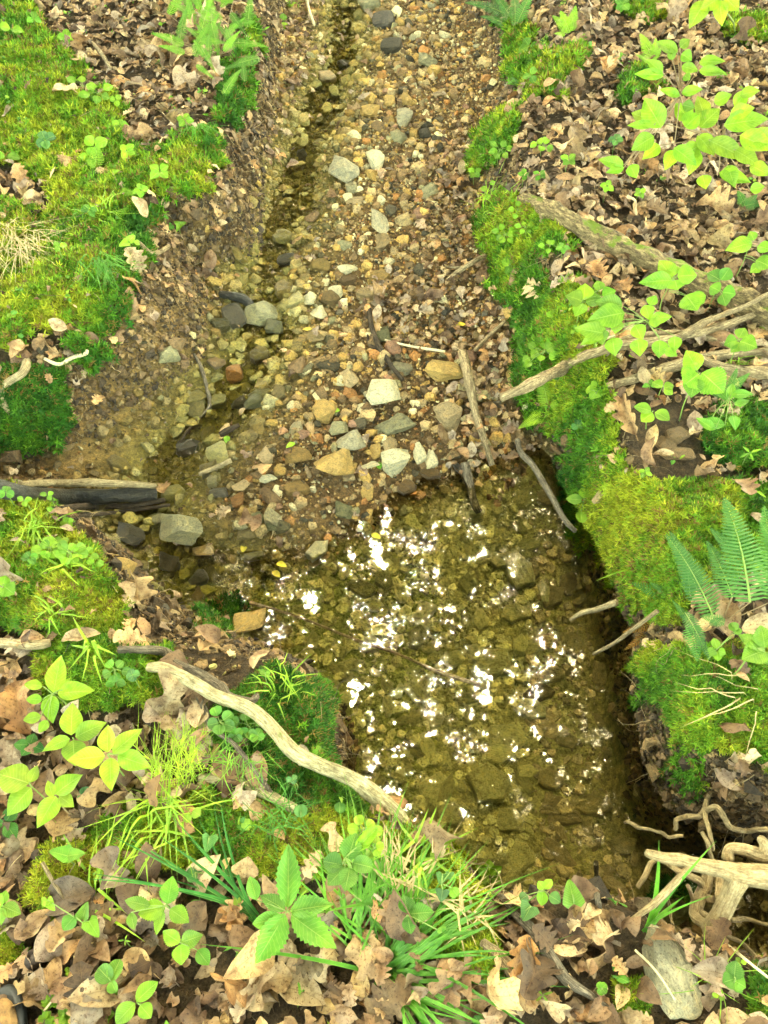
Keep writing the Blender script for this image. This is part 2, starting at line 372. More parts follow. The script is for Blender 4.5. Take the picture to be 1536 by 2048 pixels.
def m_wood(name, dark, light, mossy=0., wet=False):
    m, nt, b = nodes(name); uv = coord(nt, 'UV'); mp = N(nt, 'ShaderNodeMapping'); mp.inputs['Scale'].default_value = (7, 1.2, 1)
    L(nt, uv, mp.inputs[0]); n1 = noise(nt, 3.2, 6, mp.outputs[0], .75); g = geo_pos(nt); n2 = noise(nt, 22, 4, g, .6); n3 = noise(nt, 120, 3, g, .7)
    c = ramp(nt, n1, [(.32, [x * .45 for x in dark]), (.45, dark), (.62, light), (.8, [min(1, x * 1.2) for x in light])])
    c = mixc(nt, 1, c, ramp(nt, n2, [(.3, (.65, .62, .55)), (.7, (1.25, 1.2, 1.1))]), 'MULTIPLY')
    c = mixc(nt, 1, c, ramp(nt, n3, [(.3, (.7, .7, .7)), (.7, (1.2, 1.2, 1.2))]), 'MULTIPLY')
    if mossy:
        gn = N(nt, 'ShaderNodeNewGeometry'); sz = N(nt, 'ShaderNodeSeparateXYZ'); L(nt, gn.outputs['Normal'], sz.inputs[0])
        a = N(nt, 'ShaderNodeMath', operation='MULTIPLY_ADD'); L(nt, noise(nt, 9, 5, g, .7), a.inputs[0]); a.inputs[1].default_value = 2.6
        L(nt, sz.outputs[2], a.inputs[2])
        f = N(nt, 'ShaderNodeMapRange'); L(nt, a.outputs[0], f.inputs[0]); f.inputs[1].default_value = 2.25 - mossy; f.inputs[2].default_value = 2.45 - mossy
        c = mixc(nt, f.outputs[0], c, mixc(nt, noise(nt, 70, 3, g), (.05, .11, .008), (.19, .22, .02)))
    L(nt, c, b.inputs['Base Color']); b.inputs['Roughness'].default_value = .3 if wet else .8; b.inputs['Specular IOR Level'].default_value = .5 if wet else .25
    a = N(nt, 'ShaderNodeMath', operation='ADD'); L(nt, n1, a.inputs[0]); L(nt, n3, a.inputs[1])
    bump(nt, b, a.outputs[0], .9, .008); return m
def m_plain(name, c, rough=.6, var=.3, scale=60):
    m, nt, b = nodes(name); g = geo_pos(nt); n = noise(nt, scale, 5, g, .7)
    L(nt, ramp(nt, n, [(.3, [x * (1 - var) for x in c]), (.7, [x * (1 + var) for x in c])]), b.inputs['Base Color'])
    b.inputs['Roughness'].default_value = rough; bump(nt, b, n, .5, .004); return m
def m_water():
    m, nt, b = nodes('water'); nt.nodes.remove(b)
    g = geo_pos(nt); n1 = noise(nt, 9, 3, g, .5); n2 = noise(nt, 60, 3, g, .6)
    a = N(nt, 'ShaderNodeMath', operation='MULTIPLY_ADD'); L(nt, n2, a.inputs[0]); a.inputs[1].default_value = .05; L(nt, n1, a.inputs[2])
    vc = colsrc(nt, True)      # how strongly the surface is rippled: smooth in the pool, lively in the riffle
    bp = N(nt, 'ShaderNodeBump'); bp.inputs['Distance'].default_value = .02; L(nt, a.outputs[0], bp.inputs['Height']); L(nt, vc, bp.inputs['Strength'])
    fr = N(nt, 'ShaderNodeFresnel'); fr.inputs[0].default_value = 1.34; L(nt, bp.outputs[0], fr.inputs['Normal'])
    t = N(nt, 'ShaderNodeBsdfTransparent'); t.inputs[0].default_value = (.90, .90, .72, 1)
    gl = N(nt, 'ShaderNodeBsdfGlossy'); gl.inputs['Roughness'].default_value = .004; L(nt, bp.outputs[0], gl.inputs['Normal'])
    ms = N(nt, 'ShaderNodeMixShader'); L(nt, fr.outputs[0], ms.inputs[0]); L(nt, t.outputs[0], ms.inputs[1]); L(nt, gl.outputs[0], ms.inputs[2])
    L(nt, ms.outputs[0], nt.nodes['Material Output'].inputs[0]); return m

M = dict(ground=m_ground(), stone=m_stone(False, False), wetstone=m_stone(False, True), gravel=m_stone(True, False),
         dead=m_leaf(False, False), deadv=m_leaf(True, False), live=m_leaf(False, True), livev=m_leaf(True, True), moss=m_moss(), water=m_water(),
         pale=m_wood('pale_bark', (.30, .23, .12), (.55, .46, .28)), grey=m_wood('grey_bark', (.10, .08, .055), (.26, .22, .16)),
         weathered=m_wood('weathered_wood', (.20, .145, .08), (.50, .40, .23)), log=m_wood('log_wood', (.11, .08, .04), (.36, .28, .14), .0001 - .02),
         root=m_wood('root_bark', (.33, .24, .12), (.52, .42, .24)), lichen=m_wood('lichen_bark', (.30, .25, .13), (.55, .50, .30), -.3),
         black=m_wood('wet_black_wood', (.012, .011, .008), (.05, .045, .03), 0, True), darkstick=m_wood('dark_stick', (.03, .022, .014), (.12, .085, .05)),
         stem=m_plain('green_stem', (.16, .24, .04)), brownstem=m_plain('brown_stem', (.22, .15, .07)), straw=m_plain('straw', (.34, .26, .10)),
         twig=m_plain('pale_twig', (.48, .40, .22)), nut=m_plain('nut_shell', (.035, .022, .015), .5), rubber=m_plain('black_rubber', (.012, .014, .014), .45, .2),
         suede=m_plain('muddy_suede', (.20, .11, .035), .9, .5, 90))

# ------------------------------------------------------------------ ground
u0, v0, _ = proj(np.stack([XX.ravel(), YY.ravel(), TZ.ravel()], -1))
mossm, tone, uu, vv, ss, dd, fr_ = masks(XX.ravel(), YY.ravel(), TZ.ravel())
xr, yr = XX.ravel(), YY.ravel(); dp = TDP.ravel(); dt = TDT.ravel()
c_lit = np.array([.085, .056, .026]); c_soil = np.array([.115, .068, .024]); c_sand = np.array([.27, .175, .062]); c_grav = np.array([.17, .105, .040])
c_silt = np.array([.38, .34, .115]); c_moss = np.array([.035, .055, .007]); c_dark = np.array([.05, .036, .016])
def lerp(a, b, t): return a + (b - a) * t[:, None]
colr = np.tile(c_lit, (len(xr), 1))
bedm = sm(ss, .55, .95)
nlo = fbm(xr * 2.2, yr * 2.2, 91, 4)
colr = lerp(colr, np.tile(c_soil, (len(xr), 1)), sm(ss, .05, .3))
colr = lerp(colr, np.tile(c_grav, (len(xr), 1)) * (0.75 + .6 * nlo)[:, None], bedm)
SOILP = [(235,1235),(560,1205),(600,1345),(420,1400),(280,1330)]
sandp = [[(420,330),(480,360),(440,470),(400,600),(250,740),(180,700),(230,600),(280,480)], [(250,860),(340,700),(420,560),(300,560),(180,720),(150,860)],
         [(100,900),(280,860),(330,950),(100,960)], [(330,1370),(290,1260),(430,1200),(560,1240),(570,1330)]]
sf = 0
for p in sandp: sf = np.maximum(sf, sm(sdist(u0, v0, p) + 60 * (nlo - .5), -25, 25))
colr = lerp(colr, np.tile(c_sand, (len(xr), 1)) * (0.65 + .6 * fbm(xr * 7, yr * 7, 95, 3))[:, None], sf * sm(ss, .05, .25))
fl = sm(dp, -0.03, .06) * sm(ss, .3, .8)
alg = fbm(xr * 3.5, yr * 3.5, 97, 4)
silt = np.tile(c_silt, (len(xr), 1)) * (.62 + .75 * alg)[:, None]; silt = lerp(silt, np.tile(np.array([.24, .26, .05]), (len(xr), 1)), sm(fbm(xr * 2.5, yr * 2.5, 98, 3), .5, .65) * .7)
silt = lerp(silt, np.tile(np.array([.22, .16, .065]), (len(xr), 1)), sm(xr, .45, .75))  # bed browner at the right: depth and bank shade put into its colour
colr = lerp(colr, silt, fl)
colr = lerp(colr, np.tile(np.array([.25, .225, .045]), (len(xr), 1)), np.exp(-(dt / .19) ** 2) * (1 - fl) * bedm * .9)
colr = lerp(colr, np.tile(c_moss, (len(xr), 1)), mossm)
nx_, ny_ = len(GX), len(GY)
idx = np.arange(nx_ * ny_).reshape(ny_, nx_)
Fq = np.stack([idx[:-1, :-1], idx[:-1, 1:], idx[1:, 1:], idx[1:, :-1]], -1).reshape(-1, 4)
# moss swells the surface into cushions
zf = TZ.ravel() + mossm * (0.055 * fbm(xr * 11, yr * 11, 15, 2) + .03 * fbm(xr * 32, yr * 32, 16, 2) - .02)
TZ = zf.reshape(TZ.shape)
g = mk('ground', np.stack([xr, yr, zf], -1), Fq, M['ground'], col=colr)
tag(g, 'brown leafy earth of the two banks with the gravel stream bed between them', 'ground', kind='structure')
MOSSG = mossm.reshape(TZ.shape); TONEG = tone.reshape(TZ.shape)

# ------------------------------------------------------------------ water
def water_sheet(name, x, y, z, amp, label):
    ny, nx = x.shape; ix = np.arange(nx * ny).reshape(ny, nx)
    fq = np.stack([ix[:-1, :-1], ix[:-1, 1:], ix[1:, 1:], ix[1:, :-1]], -1).reshape(-1, 4)
    o = mk(name, np.stack([x.ravel(), y.ravel(), z.ravel()], -1), fq, M['water'], col=np.repeat(amp.ravel()[:, None], 3, 1))
    return tag(o, label, 'water', kind='structure')
wx, wy = np.meshgrid(np.arange(-1.2, 3.0, .02), np.arange(-.3, 2.2, .02))
wz = np.full(wx.shape, WATER) + .0012 * (fbm(wx * 14, wy * 14, 5, 2) - .5)
water_sheet('pool_water', wx, wy, wz, np.full(wx.shape, .05), 'clear shallow pool with white sky glints over olive silt')
tp = np.array(TRICK[:]); seg = np.linalg.norm(np.diff(tp, axis=0), axis=1); cum = np.concatenate([[0], np.cumsum(seg)])
tt = np.linspace(0, cum[-1], int(cum[-1] / .015)); px = np.interp(tt, cum, tp[:, 0]); py = np.interp(tt, cum, tp[:, 1])
for _ in range(8):
    px[1:-1] = (px[:-2] + px[1:-1] + px[2:]) / 3; py[1:-1] = (py[:-2] + py[1:-1] + py[2:]) / 3
tx, ty = np.gradient(px), np.gradient(py); ln = np.hypot(tx, ty); tx /= ln; ty /= ln
off = np.linspace(.2, -.2, 29)
sx = px[:, None] - ty[:, None] * off; sy = py[:, None] + tx[:, None] * off
sz = bedslope(py)[:, None] - 0.002 + 0 * off + .003 * (fbm(sx * 22, sy * 22, 8, 2) - .5)
water_sheet('stream_water', sx, sy, sz, np.full(sx.shape, .18), 'thin rippling trickle of water running down the gravel bed')

# ------------------------------------------------------------------ templates merged into one mesh
def scatter(name, temps, pick, loc, rot, scl, cols, mat, smooth=False, uvs=False):
    Vs, Fs, Cs, Us = [], [], [], []; off = 0
    for k, tmp in enumerate(temps):
        m = np.where(pick == k)[0]
        if not len(m): continue
        V = tmp['V']; n = len(V)
        P = np.einsum('nij,nvj->nvi', rot[m], V[None] * scl[m][:, None, :]) + loc[m][:, None, :]
        Vs.append(P.reshape(-1, 3)); Fs.append((tmp['F'][None] + (np.arange(len(m)) * n)[:, None, None] + off).reshape(-1, 3))
        Cs.append(np.repeat(cols[m], n, 0)); off += n * len(m)
        if uvs: Us.append(np.tile(tmp['U'], (len(m), 1)))
    return mk(name, np.concatenate(Vs), np.concatenate(Fs), mat, smooth=smooth, col=np.concatenate(Cs), uv=np.concatenate(Us) if uvs else None)
def rotmats(n, normals, spin, tilt=0.0):
    """frames whose z is near the given normals"""
    nn = normals + tilt * RNG.normal(size=(n, 3)); nn /= np.linalg.norm(nn, axis=1, keepdims=True)
    a = np.stack([np.cos(spin), np.sin(spin), np.zeros(n)], -1); a -= nn * (a * nn).sum(1, keepdims=True); a /= np.linalg.norm(a, axis=1, keepdims=True)
    b = np.cross(nn, a); return np.stack([a, b, nn], -1)

# ------------------------------------------------------------------ stones
def rock_template(seed, npts=13, cuts=2, rnd=0.0, boxy=.5):
    rr = random.Random(seed); bm = bmesh.new()
    for k in range(npts):
        v = Vector((rr.gauss(0, 1), rr.gauss(0, 1), rr.gauss(0, 1))).normalized()
        m = max(abs(v.x), abs(v.y), abs(v.z)); v = v * (1 - boxy) + v / m * boxy
        bm.verts.new(v * rr.uniform(.8, 1.05))
    r = bmesh.ops.convex_hull(bm, input=bm.verts)
    bmesh.ops.delete(bm, geom=[e for e in r['geom_interior'] if isinstance(e, bmesh.types.BMVert)], context='VERTS')
    loose = [v for v in bm.verts if not v.link_faces]; bmesh.ops.delete(bm, geom=loose, context='VERTS')
    bmesh.ops.triangulate(bm, faces=bm.faces)
    if cuts:
        bmesh.ops.subdivide_edges(bm, edges=bm.edges, cuts=cuts, use_grid_fill=True)
        bmesh.ops.triangulate(bm, faces=bm.faces)
        for _ in range(1): bmesh.ops.smooth_vert(bm, verts=bm.verts, factor=.22 + rnd, use_axis_x=True, use_axis_y=True, use_axis_z=True)
        o = Vector((seed * 3.1, seed * 1.7, 0))
        for v in bm.verts:
            v.co *= 1 + .13 * mnoise.noise(v.co * 1.6 + o) + .06 * mnoise.noise(v.co * 4.5 + o)
    bm.verts.index_update(); bm.normal_update()
    V = np.array([v.co for v in bm.verts]); Fc = np.array([[v.index for v in f.verts] for f in bm.faces]); bm.free()
    V /= np.abs(V).max(0)[None] ** .8
    return dict(V=V.astype(float), F=Fc)
def slab_template(seed, cuts=2):
    rr = random.Random(seed); bm = bmesh.new(); m = rr.randint(5, 7); a0 = rr.uniform(0, 6.28)
    lo, hi = [], []
    for k in range(m):
        a = a0 + (k + rr.uniform(-.3, .3)) / m * 6.283; q = rr.uniform(.75, 1.05); x_, y_ = math.cos(a) * q, math.sin(a) * q
        z1 = .8 + x_ * rr.uniform(-.1, .1); bm.verts.new((x_, y_, -1)); bm.verts.new((x_ * .97, y_ * .97, z1 * .7)); bm.verts.new((x_ * .86, y_ * .86, z1))
    r_ = bmesh.ops.convex_hull(bm, input=bm.verts); bmesh.ops.delete(bm, geom=[v for v in bm.verts if not v.link_faces], context='VERTS')
    bmesh.ops.triangulate(bm, faces=bm.faces)
    if cuts:
        bmesh.ops.subdivide_edges(bm, edges=bm.edges, cuts=cuts, use_grid_fill=True); bmesh.ops.triangulate(bm, faces=bm.faces)
        o = Vector((seed * 2.1, seed, 0))
        for v in bm.verts: v.co += Vector((mnoise.noise(v.co * 2 + o) * .12, mnoise.noise(v.co * 2.3 - o) * .12, mnoise.noise(v.co * 3 + o) * .22))
    bm.verts.index_update(); V = np.array([v.co for v in bm.verts]); Fc = np.array([[v.index for v in f.verts] for f in bm.faces]); bm.free()
    return dict(V=V.astype(float), F=Fc)
HI = [rock_template(100 + k, 12 + k % 6, 3, .1, .3 + .05 * (k % 9)) for k in range(16)]
MID = [rock_template(300 + k, 11 + k % 5, 1, .1) for k in range(12)]
LO = [rock_template(500 + k, 8, 0) for k in range(10)]
HI += [slab_template(700 + k, 2) for k in range(8)]; HI.append(rock_template(999, 46, 3, .25, .0)); MID += [slab_template(800 + k, 1) for k in range(8)]
rock_me = {}
def rock_mesh(k, wet):
    key = (k, wet)
    if key not in rock_me:
        t = HI[k]; o = mk('stone', t['V'], t['F'], M['wetstone'] if wet else M['stone'], smooth=False)
        rock_me[key] = o.data; bpy.data.objects.remove(o)
    return rock_me[key]
C = dict(cream=(.74, .66, .40), grey=(.48, .43, .27), slate=(.11, .095, .07), ochre=(.50, .33, .10), brown=(.24, .155, .07), dark=(.075, .062, .035),
         greygreen=(.31, .285, .15), darkgreen=(.14, .13, .055), tan=(.46, .34, .17), orange=(.42, .20, .06), olive=(.39, .345, .125), oliveshade=(.29, .23, .09), pink=(.42, .24, .15))
LM = [('the mossy fallen log', 1200, 480), ('the cream boulder', 770, 793), ('the black log', 150, 985), ('the big green fern', 1450, 1150),
      ('the pale curving branch', 480, 1410), ('the five-leaved plant', 575, 1820), ('the forked root', 1430, 1735), ('the long grey boulder', 1335, 1950),
      ('the pale crooked root', 25, 780), ('the wide dark green stone', 522, 637), ('the top fern clump', 430, 90), ('the upright sapling', 1360, 180),
      ('the weathered branch', 1150, 720), ('the upright thin stick', 945, 810), ('the tan pool-edge slab', 505, 1250), ('the rough mossy boulder', 368, 1066),
      ('the largest bright seedling', 215, 1509), ('the small mossy mound', 995, 270), ('the dark top stone', 768, 50), ('the tiny bright fern', 1090, 790),
      ('the brown grass tuft', 40, 510), ('the middle pool slab', 985, 1332), ('the round dark nut', 68, 1920), ('the sedge clump', 780, 1940),
      ('the top right moss', 1110, 130), ('the black twig', 765, 700), ('the cracked grey slab', 690, 353), ('the clover patch', 170, 2010),
      ('the jutting pale root', 1185, 1222), ('the pale branch tip', 815, 1655), ('the dark wet stick', 945, 975), ('the five-leaflet creeper', 979, 1751),
      ('the oval sunken stone', 1085, 1182), ('the algae-covered slab', 975, 1572), ('the slanting dry stem', 1250, 1265), ('the floating yellow leaf', 545, 1142),
      ('the large ochre stone', 667, 938), ('the elongated ochre stone', 886, 751), ('the tall grey-green slab', 760, 452), ('the round grey stone', 812, 243),
      ('the straight bank stick', 1110, 1920), ('the bushy sapling', 1460, 270), ('the propped brown leaf', 1258, 830), ('the square tan stone', 536, 921),
      ('the green moss cushion', 560, 1430), ('the long sunken slab', 830, 1385), ('the broad orange-tan leaf', 40, 1420), ('the bank hanging root', 365, 390),
      ('the lone upper stone', 860, 390), ('the gnarled branch', 1400, 725), ('the large heart leaf', 1145, 1785), ('the rotten stick', 1005, 1930)]
used_labels = {}; AUTO = []
def near(u, v):
    d, n, a, c = sorted((math.hypot(u - a, v - c), n, a, c) for n, a, c in LM)[0]; dx, dy = u - a, v - c
    w = []
    if abs(dy) > .4 * abs(dx): w.append('above' if dy < 0 else 'below')
    if abs(dx) > .4 * abs(dy): w.append('left' if dx < 0 else 'right')
    rel = ' '.join(w); rel = {'left': 'left of', 'right': 'right of', 'above left': 'upper left of', 'above right': 'upper right of', 'below left': 'lower left of', 'below right': 'lower right of'}.get(rel, rel)
    return '%s%s %s' % ('just ' if d < 70 else '' if d < 140 else 'well ', rel, n), d
def uniq(base, u, v):
    t, d = near(u, v); AUTO.append([None, base, t, d]); return base + ' ' + t
def settle_labels():
    """where two look-alikes share a label, say which is nearer to the landmark"""
    g_ = {}
    for o in bpy.data.objects:
        if o.get('_d') is not None: g_.setdefault(o['label'], []).append(o)
    for lab, os_ in g_.items():
        os_.sort(key=lambda o: o['_d'])
        if len(os_) in (2, 3, 4, 5):
            ws = {2: ['nearer', 'farther'], 3: ['nearest', 'middle', 'farthest'], 4: ['nearest', 'second nearest', 'third nearest', 'farthest'], 5: ['nearest', 'second nearest', 'third nearest', 'fourth nearest', 'farthest']}[len(os_)]
            for o, w in zip(os_, ws): o['label'] = w + ' ' + lab
    for o in bpy.data.objects:
        if o.get('_d') is not None: del o['_d']
GR = {}
def place_rock(u, v, w, h, rot, c, wet=False, flat=.6, k=None, label=None, name='stone', sink=.35, group='stones of the stream bed', P=None):
    P = hit1(u, v) if P is None else Vector(P)
    s = scale_at(P); view = (Vector(P) - Vector(CAM)).normalized(); fore = max(.45, abs(view.z))
    sxm = w / s / 2; sym = h / s / 2 / fore * .92; szm = min(sxm, sym) * flat
    if k is None: k = random.randrange(16)
    o = bpy.data.objects.new(name, rock_mesh(k, wet)); COL.objects.link(o)
    n = Vector(gnormal(P.x, P.y, .04).tolist()); n = (n + Vector((0, 0, 1.2))).normalized()
    q = n.to_track_quat('Z', 'Y') if n.z < .999 else Matrix.Identity(3).to_quaternion()
    o.rotation_mode = 'QUATERNION'; q2 = Vector((0, 0, 1)).rotation_difference(n)
    from mathutils import Quaternion
    o.rotation_quaternion = q2 @ Quaternion((0, 0, 1), R(rot))
    o.scale = (sxm, sym, szm); o.location = P + n * szm * (1 - sink * 1.3)
    cc = C[c] if isinstance(c, str) else c
    j = random.uniform(.88, 1.12); o.color = (cc[0] * j, cc[1] * j, cc[2] * j, 1)
    tag(o, label, 'stone', group)
    if AUTO and label == AUTO[-1][1] + ' ' + AUTO[-1][2]: o['_d'] = AUTO[-1][3]
    return o
BIG = [
 (522,637,72,40,-8,'greygreen',1,'wide dark green wet stone sitting in the trickle beside a darker one'),
 (553,662,44,36,20,'darkgreen',1,'dark mossy-green wet stone touching the wide green one from below right'),
 (470,640,45,45,20,'dark',1,'dark brown wet lump left of the wide green stone in the trickle'),
 (770,793,70,58,-10,'cream',0,'pale cream boulder with cracked face on the gravel bar'),
 (886,751,84,38,-26,'ochre',0,'elongated ochre yellow stone lying tilted below the leaf pile'),
 (796,857,92,42,14,'greygreen',0,'long grey-green angular stone just below the cream boulder'),
 (667,938,78,60,8,'ochre',0,'large flat ochre stone at the left end of the pale stone row'),
 (796,932,66,48,10,'cream',0,'broad pale grey stone at the pool side of the pale stone row'),
 (697,893,62,44,25,'grey',0,'pointed grey stone resting against the large ochre stone'),
 (680,862,40,34,-10,'greygreen',0,'small blocky grey-green stone behind the pointed grey stone'),
 (650,832,54,46,25,'ochre',0,'golden ochre stone with a tiny green leaf on top'),
 (536,921,40,34,-8,'tan',0,'square tan stone standing alone on the left of the gravel bar'),
 (905,842,60,58,25,'tan',0,'flat tan stone under the upright thin stick'),
 (838,910,26,44,15,'cream',0,'narrow cream stone between the pale grey one and another cream one'),
 (861,923,28,36,10,'cream',0,'small cream stone at the right end of the pale stone row'),
 (780,892,28,42,-5,'tan',0,'upright tan stone just above the broad pale grey stone'),
 (752,905,24,28,0,'ochre',0,'small yellow stone between the pointed grey and upright tan stones'),
 (742,932,50,14,18,'cream',0,'thin pale splinter of stone with a green leaf on its tip'),
 (470,754,34,36,10,'orange',1,'rounded orange-pink stone at the edge of the trickle'),
 (431,731,42,26,-50,'brown',1,'dark brown tilted slab at the head of the small riffle'),
 (595,738,38,38,8,'brown',0,'rusty brown block left of the cream boulder'),
 (760,452,34,50,5,'grey',0,'tall grey-green slab lying in the upper gravel bar'),
 (690,353,62,34,-8,'grey',0,'wide cracked grey slab beside the yellow rounded stone'),
 (757,329,38,36,15,'cream',0,'rounded pale yellow stone high on the gravel bar'),
 (812,243,38,34,0,'grey',0,'round grey stone upstream of the yellow one'),
 (797,276,34,26,5,'greygreen',0,'low grey stone just below the round grey one'),
 (860,390,38,26,-5,'greygreen',0,'lone grey-green stone on the right of the upper bar'),
 (696,540,40,18,-4,'cream',0,'flat pale stone lying across the middle of the gravel'),
 (671,591,30,27,0,'cream',0,'round pale yellow stone in mid gravel'),
 (637,632,32,30,20,'cream',0,'pale angular stone to the right of the dark green wet pair'),
 (620,600,26,22,0,'cream',0,'small pale stone above the angular pale one'),
 (655,158,38,18,-5,'tan',0,'flat tan stone beside the top of the trickle'),
 (780,205,22,22,0,'ochre',0,'small golden stone in the upstream golden trio, on the left'),
 (810,203,26,22,10,'ochre',0,'small golden stone in the upstream golden trio, on the right'),
 (742,226,34,24,-30,'ochre',0,'tilted golden stone left of the round grey stone upstream'),
 (855,130,38,22,5,'greygreen',0,'low grey-green stone near the top of the gravel'),
 (768,50,46,30,0,'slate',0,'dark stone at the top of the stream'),
 (738,12,44,26,10,'greygreen',0,'grey stone cut by the top edge of the photo'),
 (783,100,44,24,-10,'dark',0,'dark flat stone below the dark top stone'),
 (690,132,30,22,0,'slate',1,'blue-grey wet stone in the top of the trickle'),
 (368,1066,86,62,10,'greygreen',1,'big rough mossy boulder where the trickle meets the pool'),
 (345,1132,50,50,30,'dark',1,'dark wet stone just below the rough mossy boulder'),
 (242,1137,62,46,-28,'ochre',0,'tan block lying at the foot of the near left moss'),
 (262,1076,56,44,10,'dark',1,'dark brown wet stone below the black log'),
 (318,1040,40,26,10,'greygreen',1,'grey stone wedged above the rough mossy boulder'),
 (413,1104,58,26,-6,'tan',1,'flat tan stone right of the dark wet stone'),
 (398,1160,42,32,10,'slate',1,'dark grey wet stone below the flat tan one'),
 (400,1197,30,40,0,'brown',1,'upright brown stone at the left tip of the pool'),
 (329,1219,22,24,0,'slate',0,'small blue-grey pebble on the bare near slope'),
 (350,1227,20,14,0,'tan',0,'small tan pebble beside the blue-grey pebble'),
 (340,722,44,30,25,'greygreen',0,'pale grey-green stone among dead leaves at the foot of the left slope'),
 (350,690,34,26,-10,'brown',1,'brown stone above the pale one at the foot of the left slope'),
 (514,1046,32,32,0,'darkgreen',0,'round dark green stone below the square tan one'),
 (548,1052,28,26,0,'darkgreen',0,'dark green pebble right of the round dark green stone'),
 (690,1026,42,42,30,'darkgreen',0,'dark angular stone near the pool shore'),
 (510,808,42,34,0,'darkgreen',1,'dark green wet stone right of the riffle'),
 (480,810,34,24,0,'slate',1,'grey wet stone left of its dark green neighbour in the riffle'),
 (380,905,50,36,0,'dark',1,'dark wet stone with pale stick lying over it'),
 (440,915,46,44,20,'olive',1,'olive stone half covered by the pale stick'),
 (484,975,38,24,5,'tan',0,'flat tan stone right of the black log tip'),
 (440,988,40,22,-5,'dark',1,'dark flat stone in front of the black log tip'),
 (555,985,20,30,20,'cream',0,'thin cream chip below the square tan stone'),
 (533,960,42,16,0,'cream',0,'pale flat chip just below the square tan stone'),
 (505,1250,100,54,48,'ochre',0,'large tan slab sloping into the left side of the pool'),
 (1335,1948,98,170,12,'grey',0,'long rounded grey boulder set in the near right bank'),
 (1333,1818,84,60,8,'darkgreen',0,'mossy boulder behind the forked root'),
 (989,746,17,24,0,'cream',0,'small cream stone right of the elongated ochre stone'),
 (1023,752,20,34,0,'ochre',0,'small upright ochre stone under the right moss edge'),
 (1000,765,18,14,0,'cream',0,'tiny cream pebble under the right moss edge'),
 (1352,877,54,30,0,'brown',0,'half-buried brown stone on the bare soil of the right bank'),
 (1206,994,46,24,0,'tan',0,'smooth tan stone set in the moss edge of the right bank'),
 (1328,892,36,30,30,'brown',0,'low brown stone lower left of the half-buried one on the right bank'),
 (1355,912,70,24,-10,'brown',0,'long low stone in the bare soil above the right moss'),
 (88,702,30,22,0,'dark',0,'stone stuck under the overhanging left moss'),
 (40,700,20,16,0,'dark',0,'tiny stone beside the crooked root on the left bank'),
 (768,672,30,32,0,'darkgreen',0,'grey-green stone right of the black twig'),
 (700,760,36,40,20,'tan',0,'rough tan stone left of the cream boulder'),
 (700,790,28,26,0,'orange',0,'rough orange stone lower left of the cream boulder'),
 (607,870,26,22,0,'pink',0,'smooth pink stone left of the golden ochre stone'),
 (710,850,28,18,0,'pink',0,'dull pink stone right of the golden ochre stone'),
 (727,898,18,26,20,'orange',0,'small smooth orange stone right of the pointed grey stone'),
 (735,990,26,26,0,'ochre',0,'small ochre stone near the pool below the pale row'),
 (700,958,30,20,0,'tan',0,'tan stone at the foot of the large ochre one'),
 (850,270,26,20,0,'dark',0,'dark pebble right of the low grey upstream stone'),
 (625,440,30,24,0,'brown',0,'brown stone on the right of the upper riffle'),
 (690,492,30,20,0,'greygreen',0,'grey-green stone left of the tall grey slab'),
 (575,525,40,20,-5,'dark',1,'dark wet stone in the upper riffle'),
 (603,320,24,24,0,'slate',1,'small dark wet stone standing in the trickle upstream'),
 (710,405,40,14,0,'tan',0,'narrow tan chip in the upper gravel'),
]
rock_px = []
for e in BIG:
    u, v, w, h, rot, c, wet, lab = e
    o = place_rock(u, v, w * 1.06, h * 1.08, rot, c, bool(wet), flat=.55 if h > 14 else .35, label=lab, sink=.3, k=24 if h > 150 else None)
    rock_px.append((u, v, max(w, h) / 2)); used_labels[lab] = 1
SUNK = [(985,1332,92,62,5,'wide flat slab lying under water in the middle of the pool'), (1035,1140,62,76,20,'large sunken stone near the top right of the pool'),
 (975,1572,84,78,25,'rounded algae-covered slab in the lower pool'), (1085,1182,28,54,5,'upright oval stone under water near the right bank'),
 (853,1217,46,24,0,'flat sunken stone in the upper pool'), (850,1250,42,24,-10,'sunken wedge below the flat sunken stone'), (1021,1230,44,34,0,'sunken block left of the oval stone'),
 (942,1105,26,40,20,'yellowish sunken stone below the wet stick'), (1065,1295,56,30,20,'angular sunken slab right of the middle slab'), (830,1385,60,34,-45,'long sunken slab in the middle of the pool'),
 (1010,1480,80,56,0,'pale silty slab in the lower pool'), (1130,1480,62,34,-10,'brown sunken slab in the shade'), (1185,1612,90,42,5,'wide dark slab in the deep shade'),
 (1040,1715,64,64,10,'algae stone at the near end of the pool'), (1150,1612,30,48,-8,'oblong dark brick-like stone in the deep shade'), (1190,1600,30,36,-20,'small dark block in the deep shade right of the oblong one'),
 (1175,1655,34,44,0,'dark sunken stone in the deep shade below the wide slab'), (740,1290,58,34,10,'sunken slab in the left half of the pool'), (775,1410,28,44,0,'yellow-brown sunken stone left of centre'),
 (700,1330,60,30,10,'sunken slab nearer the left moss'), (870,1440,40,30,30,'sunken stone below the long slab'), (1100,1350,60,40,0,'brown sunken slab by the right undercut'),
 (1140,1290,50,60,10,'large brown sunken stone by the right undercut'), (905,1320,50,36,20,'sunken stone left of the middle slab'), (1160,1200,40,26,10,'sunken stone below the right moss edge'),
 (1020,1640,60,50,0,'sunken yellow algae stone'), (900,1630,60,44,10,'dim sunken slab near the pale branch tip'), (1240,1690,70,44,8,'dark sunken stone behind the root tip'),
 (1100,1560,60,44,0,'brown flat stone of the lower pool'), (960,1240,36,44,10,'sunken stone left of the sunken block'), (1060,1420,64,50,-10,'silt-covered slab right of the lower pool middle')]
